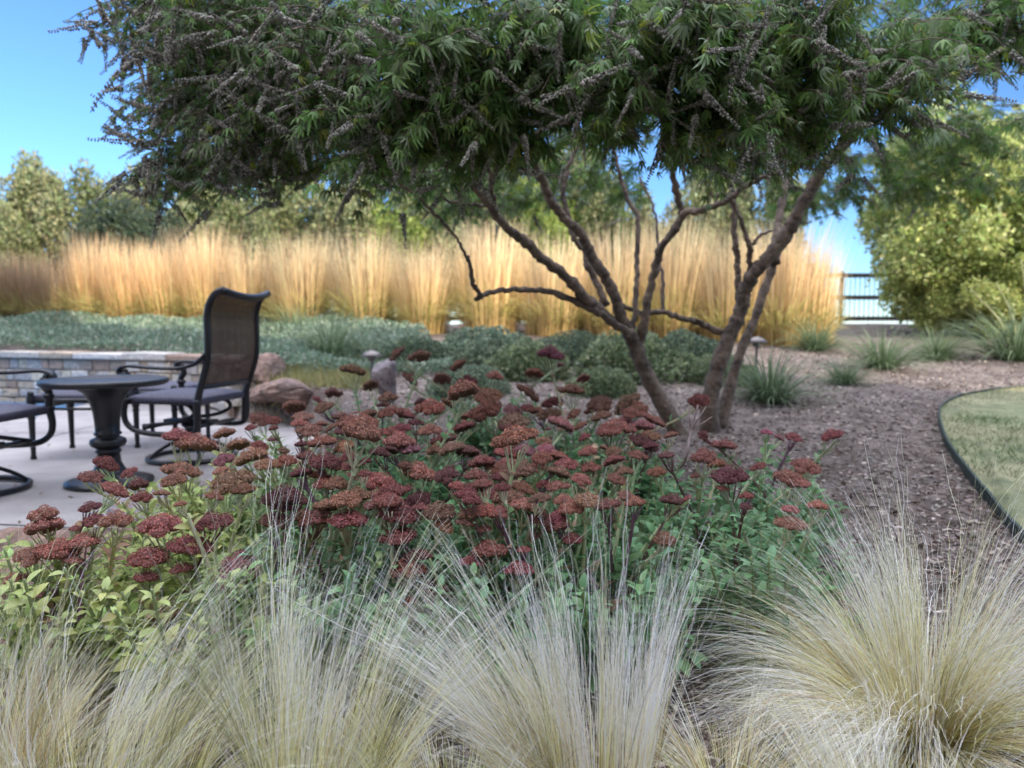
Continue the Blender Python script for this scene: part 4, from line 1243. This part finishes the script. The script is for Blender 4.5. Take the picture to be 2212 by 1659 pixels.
# strappy dark green tufts
tv = []
for i in range(3):
    V, Q, c = strap_tuft(420, (.28, .64), .008, (.05, 1.2), (s2l(70, 92, 60), s2l(132, 148, 112)), 70 + i, droop=1.4, spread=.11)
    tv.append(mesh_np('strappy_tuft', V, Q, M['leaf'], c, False))
TUFTS = [(715, 790, 8.0, 1.25, 'wide grey-green strappy tuft behind the boulders, left of the middle'),
         (1665, 900, 5.6, .92, 'dark green strappy tuft right beside the tree trunk'),
         (1905, 800, 7.4, .95, 'dark strappy tuft beside the end of the golden grasses'),
         (1825, 850, 6.6, .6, 'small low strappy tuft in the mulch between two larger ones'),
         (2025, 788, 8.2, .85, 'upright strappy tuft in front of the right shrub'),
         (2195, 790, 8.0, 1.4, 'large strappy tuft with tall stalks at the right edge'),
         (1760, 760, 9.0, .9, 'dark tuft at the foot of the last golden grass'),
         (640, 735, 10.5, 1.0, 'yellowish strappy tuft right of the chair back')]
for i, (dx, dy, d, s_, lab) in enumerate(TUFTS):
    x = (dx - 1106) / F * d
    o = link('strappy_tuft', tv[i % 3], None, (x, d, float(zg(x, d)) - .01))
    o.scale = (s_, s_, s_); o.rotation_euler.z = i * 1.1
    props(o, lab, 'plant', 'strappy tufts in the mulch')
stp = empty('flower_stalk', (5.45, 8.0, float(zg(5.45, 8))), 'pale leaning flower stalks rising from the right edge tuft', 'plant stalk')
b = MB()
for e in ((2095, 625), (2125, 655), (2150, 610), (2205, 560)):
    p = at(e[0], e[1], 8.0) - np.array(stp.location)
    b.tube([(0, 0, 0), p * .5 + (.08, 0, .03), p], [.012, .010, .006], 5, col=s2l(170, 172, 128))
b.build('stem', M['leaf'], stp)

# leafy mounds
def mound(n, rad, leaf, cols, seed, rough=.22):
    r = np.random.default_rng(seed)
    v = unit(r.normal(size=(n, 3))); v[:, 2] = np.abs(v[:, 2])
    lump = 1 + rough * noise3(v, seed, 3, 4.0) * .5
    P = v * lump[:, None] * (r.random((n, 1)) ** .25) * np.array(rad)
    D = unit(v + r.normal(size=(n, 3)) * .8 + (0, 0, .3))
    c = hsv_jit(cols[0], n, .25, .06)
    k = r.random(n) < .3
    c[k] = hsv_jit(cols[1], k.sum(), .2, .05)
    TV = np.array([(-.25, .0, 0), (.25, 0, 0), (.3, .55, .08), (-.3, .55, .08), (0, 1, 0)])
    mb = MB()
    mb.inst(TV[:4], np.array([(0, 1, 2, 3)]), frames(D, roll=r.uniform(0, 6.28, n), scale=leaf * r.uniform(.6, 1.4, n)), P, c)
    return mb
GG = (s2l(112, 128, 104), s2l(150, 160, 132))
mnd = [mound(9000, (.6, .5, .42), .04, GG, 80).mesh('leaf_mound', M['leaf'], False), mound(9000, (.6, .5, .42), .035, (s2l(88, 104, 84), s2l(128, 140, 104)), 81).mesh('leaf_mound', M['leaf'], False),
       mound(8000, (.55, .5, .45), .045, (s2l(108, 122, 90), s2l(146, 156, 116)), 82).mesh('leaf_mound', M['leaf'], False)]
MOUNDS = [(900, 7.6, .75, 1, 'low dark shrub mound behind the left sedum flowers'), (1045, 7.8, 1.0, 0, 'grey-green shrub mound left of the tree, in shade'), (1140, 7.0, .8, 2, 'green shrub mound between grey mound and tree'),
          (1240, 7.9, .85, 1, 'dark shrub mound directly left of the leaning trunk'), (1370, 7.0, 1.0, 2, 'green shrub mound behind the leaning trunk'), (1480, 7.4, .95, 1, 'dark mound seen between the two trunks'),
          (1010, 6.0, .6, 0, 'small silvery mound rising behind the sedum'), (1560, 6.6, .6, 2, 'low green mound behind the right trunk'), (1300, 6.0, .55, 2, 'low green mound behind the sedum, right of the middle')]
for i, (dx, d, s_, v, lab) in enumerate(MOUNDS):
    x = (dx - 1106) / F * d
    o = link('shrub_mound', mnd[v], None, (x, d, float(zg(x, d)) - .03)); o.scale = (s_, s_, s_); o.rotation_euler.z = i * 2.2
    props(o, lab, 'shrub', 'low shrub mounds behind the sedum bed')

# ground cover on the terrace above the wall
n = 90000
gxp = RNG.uniform(-9.5, -.6, n); gyp = RNG.uniform(6.9, 12.2, n)
k = (gyp > np.interp(gxp, WX, WY) + .12) & (gyp < 12.2 - .0 * gxp) & (gxp < -1.5 - (gyp - 8) * .3 + .8) & (gxp > -gyp * .78)
gxp, gyp = gxp[k], gyp[k]; n = len(gxp)
hg = .16 + .07 * np.sin(2.3 * gxp + 1.7 * np.sin(1.9 * gyp)) + .05 * np.sin(5.1 * gyp + 2 * gxp)
zz = zg(gxp, gyp) + hg * RNG.random(n) ** .5
c = hsv_jit(s2l(116, 136, 112), n, .22, .05)
k = RNG.random(n) < .25; c[k] = hsv_jit(s2l(158, 168, 146), k.sum(), .15, .04)
TV = np.array([(-.2, .0, 0), (.2, 0, 0), (.16, .8, .05), (-.16, .8, .05)])
b = MB()
b.inst(TV, np.array([(0, 1, 2, 3)]), frames(unit(RNG.normal(size=(n, 3)) * .8 + (0, 0, .9)), roll=RNG.uniform(0, 6.28, n), scale=RNG.uniform(.03, .065, n)), np.stack([gxp, gyp, zz], -1), c)
props(b.build('ground_cover', M['leaf'], smooth_=False), 'grey-green trailing ground cover above the stone wall', 'ground cover', kind='stuff')
# dry grass fringe beside the boulders
n = 6000
a_ = RNG.uniform(-2.9, -1.3, n); b_y = RNG.uniform(6.3, 7.6, n)
b = MB()
TVb = np.array([(-.5, 0, 0), (.5, 0, 0), (0, 1, 0)])
b.inst(TVb, np.array([(0, 1, 2)]), frames(unit(RNG.normal(size=(n, 3)) * .5 + (0, 0, 1)), up=RNG.normal(size=(n, 3)), scale=np.stack([np.full(n, .008), RNG.uniform(.05, .16, n), np.ones(n)], -1)),
       np.stack([a_, b_y, zg(a_, b_y)], -1), hsv_jit(s2l(150, 146, 96), n, .25, .06))
props(b.build('dry_grass', M['leaf'], smooth_=False), 'thin dry grass around the boulders behind the patio', 'grass', kind='stuff')

# path lights
pl0 = None
for (dx, dy, d, lab) in ((1635, 735, 6.9, 'mushroom shaped path light right of the tree trunks'), (803, 765, 6.6, 'mushroom shaped path light behind the left sedum flowers')):
    p = at(dx, dy, d); g = float(zg(p[0], p[1])); h = p[2] - g
    t = empty('path_light', (p[0], p[1], g), lab, 'garden light', 'small metal path lights')
    b = MB(); b.lathe([(.012, 0), (.012, h - .02)], 12); b.lathe([(.035, h - .06), (.035, h - .02)], 14); b.build('post', M['copper'], t)
    b = MB(); b.lathe([(0, h + .035), (.02, h + .032), (.06, h + .015), (.105, h - .02), (.1, h - .022), (.05, h - .002), (0, h)], 24); b.build('lamp_shade', M['copper'], t)

# ------------------------------------------------------------------ background trees
def crown_mesh(n, rad, leaf, cols, seed, lobes=22, rr=(.2, .34)):
    r = np.random.default_rng(seed)
    P_, N_ = [], []
    L_ = []
    for i in range(lobes):
        v = unit(r.normal(size=3)); v[2] = v[2] * .9 + .05
        q_ = v * r.uniform(.45, .82)
        L_.append((q_, r.uniform(*rr)))
    L_.append((np.zeros(3), .42))
    for (q_, rr) in L_:
        m = int(n * rr ** 2 / sum(l[1] ** 2 for l in L_))
        v = unit(r.normal(size=(m, 3)))
        s_ = 1 + .25 * noise3(v * 2, int(r.integers(1, 9999)), 3, 2.2)
        P_.append(q_ + v * rr * s_[:, None] * r.random((m, 1)) ** .33); N_.append(v)
    P_ = np.concatenate(P_); N_ = np.concatenate(N_)
    n = len(P_)
    c = hsv_jit(cols[0], n, .3, .07)
    k = r.random(n) < .35; c[k] = hsv_jit(cols[1], k.sum(), .2, .06)
    TV = np.array([(-.3, .0, 0), (.3, 0, 0), (.22, .9, .1), (-.22, .9, .1)])
    mb = MB()
    mb.inst(TV, np.array([(0, 1, 2, 3)]), frames(unit(N_ + r.normal(size=(n, 3)) * .9), roll=r.uniform(0, 6.28, n), scale=leaf * r.uniform(.6, 1.4, n)), P_ * np.array(rad), c)
    return mb.mesh('crown', M['leaf'], False)
OL = (s2l(122, 130, 90), s2l(166, 166, 122))
DKc = (s2l(58, 74, 56), s2l(84, 98, 72))
cv = [crown_mesh(21000, (1, 1, 1), .046, OL, 91), crown_mesh(21000, (1, 1, 1), .046, (s2l(112, 122, 78), s2l(150, 152, 110)), 92), crown_mesh(19000, (1, 1, 1), .046, DKc, 93), crown_mesh(21000, (1, 1, 1), .046, (s2l(124, 142, 70), s2l(160, 172, 92)), 94)]
cvb = crown_mesh(52000, (1, 1, 1), .032, (s2l(156, 168, 98), s2l(200, 204, 136)), 95, lobes=46, rr=(.15, .28))
tkm = MB(); tkm.tube([(0, 0, 0), (.03, .02, .4), (-.02, 0, .9), (.03, .01, 1.3)], [.07, .06, .045, .02], 8); 
for k in range(5):
    a = k * 1.26; tkm.tube([(0, 0, .35 + .12 * k), (.25 * math.cos(a), .25 * math.sin(a), .6 + .13 * k), (.55 * math.cos(a), .55 * math.sin(a), .85 + .13 * k)], [.035, .025, .01], 6)
tkm = tkm.mesh('trunk', M['bark'])
BT = [  # picture x, top y, depth, half width m, variant, label
    (-40, 372, 19.0, 1.25, 1, 'olive green tree cut by the left edge of the background'),
    (95, 338, 18.0, 1.05, 0, 'sunlit olive tree, tallest of those under open sky at left'),
    (268, 352, 18.5, 1.25, 1, 'sunlit olive tree just left of the hanging crown'),
    (300, 425, 16.2, 1.05, 2, 'dark juniper standing low in front of the left olive trees'),
    (210, 470, 16.6, .85, 2, 'smaller dark juniper left of the larger one'),
    (480, 372, 19.5, 1.2, 0, 'grey-green tree behind the crown tips, above the chair'),
    (640, 345, 18.5, 1.3, 1, 'loose grey-green tree behind, right above the chair back'),
    (800, 335, 19.0, 1.3, 3, 'bright green tree behind the middle of the golden row'),
    (950, 325, 18.3, 1.25, 1, 'dull green tree behind the broken low limb'),
    (1090, 300, 19.5, 1.2, 0, 'olive tree seen left of the forking limbs'),
    (1240, 290, 18.6, 1.25, 1, 'grey olive tree seen between the forking limbs'),
    (1530, 320, 19.0, 1.2, 0, 'olive tree seen between the two main trunks'),
    (1650, 370, 18.5, 1.1, 1, 'small tree seen behind the right trunk'),
    (560, 395, 17.6, 1.0, 1, 'low grey-green tree filling the gap above the chair back'),
    (720, 390, 17.7, 1.0, 0, 'low olive tree between the loose grey one and the bright one'),
    (880, 400, 17.5, 1.0, 3, 'low green tree right of the bright green one'),
    (1020, 400, 17.6, 1.0, 1, 'low dull tree above the end of the broken limb'),
    (1165, 390, 17.5, 1.0, 3, 'low green tree left of the central limbs'),
    (1330, 400, 17.6, .9, 1, 'lowest tree, its top just above the golden row centre'),
    (1420, 470, 17.5, .9, 0, 'small tree hidden by the golden row below open sky'),
    (1580, 480, 17.6, .9, 1, 'low tree just left of the right trunk'),
    (390, 450, 17.7, .9, 0, 'low olive tree under the drooping crown tips'),
    (-20, 470, 17.0, .95, 1, 'low shaded tree at the far left edge'),
    (2092, 190, 11.0, 1.46, 3, 'large yellow-green evergreen shrub lit by the sun at right'),
    (2340, 120, 12.0, 2.0, 3, 'second evergreen shrub, cut by the right edge'),
    (2150, 500, 10.3, .8, 3, 'low yellow-green bush at the foot of the large right shrub'),
    (2290, 430, 10.6, 1.1, 3, 'low bush cut by the right edge below the tall shrubs'),
    (2030, 520, 10.6, .6, 3, 'lower lobe-shaped bush at the left foot of the large right shrub'),
]
for i, (dx, dy, d, hw, v, lab) in enumerate(BT):
    top = at(dx, dy, d)
    g = float(zg(top[0], d)) if d < 18.5 else float(zg(top[0], 18.4))
    g0 = float(zg(top[0], d))
    H = top[2] - g
    big = d < 13
    t = empty('evergreen_shrub' if big else 'background_tree', (top[0], d, g0), lab, 'shrub' if big else 'tree', 'evergreen shrubs at the right' if big else 'trees behind the golden grasses', rz=i * 1.7)
    cz = (g - g0) + H * (.47 if big else .54)
    o = link('crown', cvb if big else cv[v], t, (0, 0, cz)); o.scale = (hw * 1.25, hw * 1.25, H * .54)
    o = link('trunk', tkm, t, (0, 0, -.05)); o.scale = (hw * .9, hw * .9, (cz + H * .1) / 1.3)
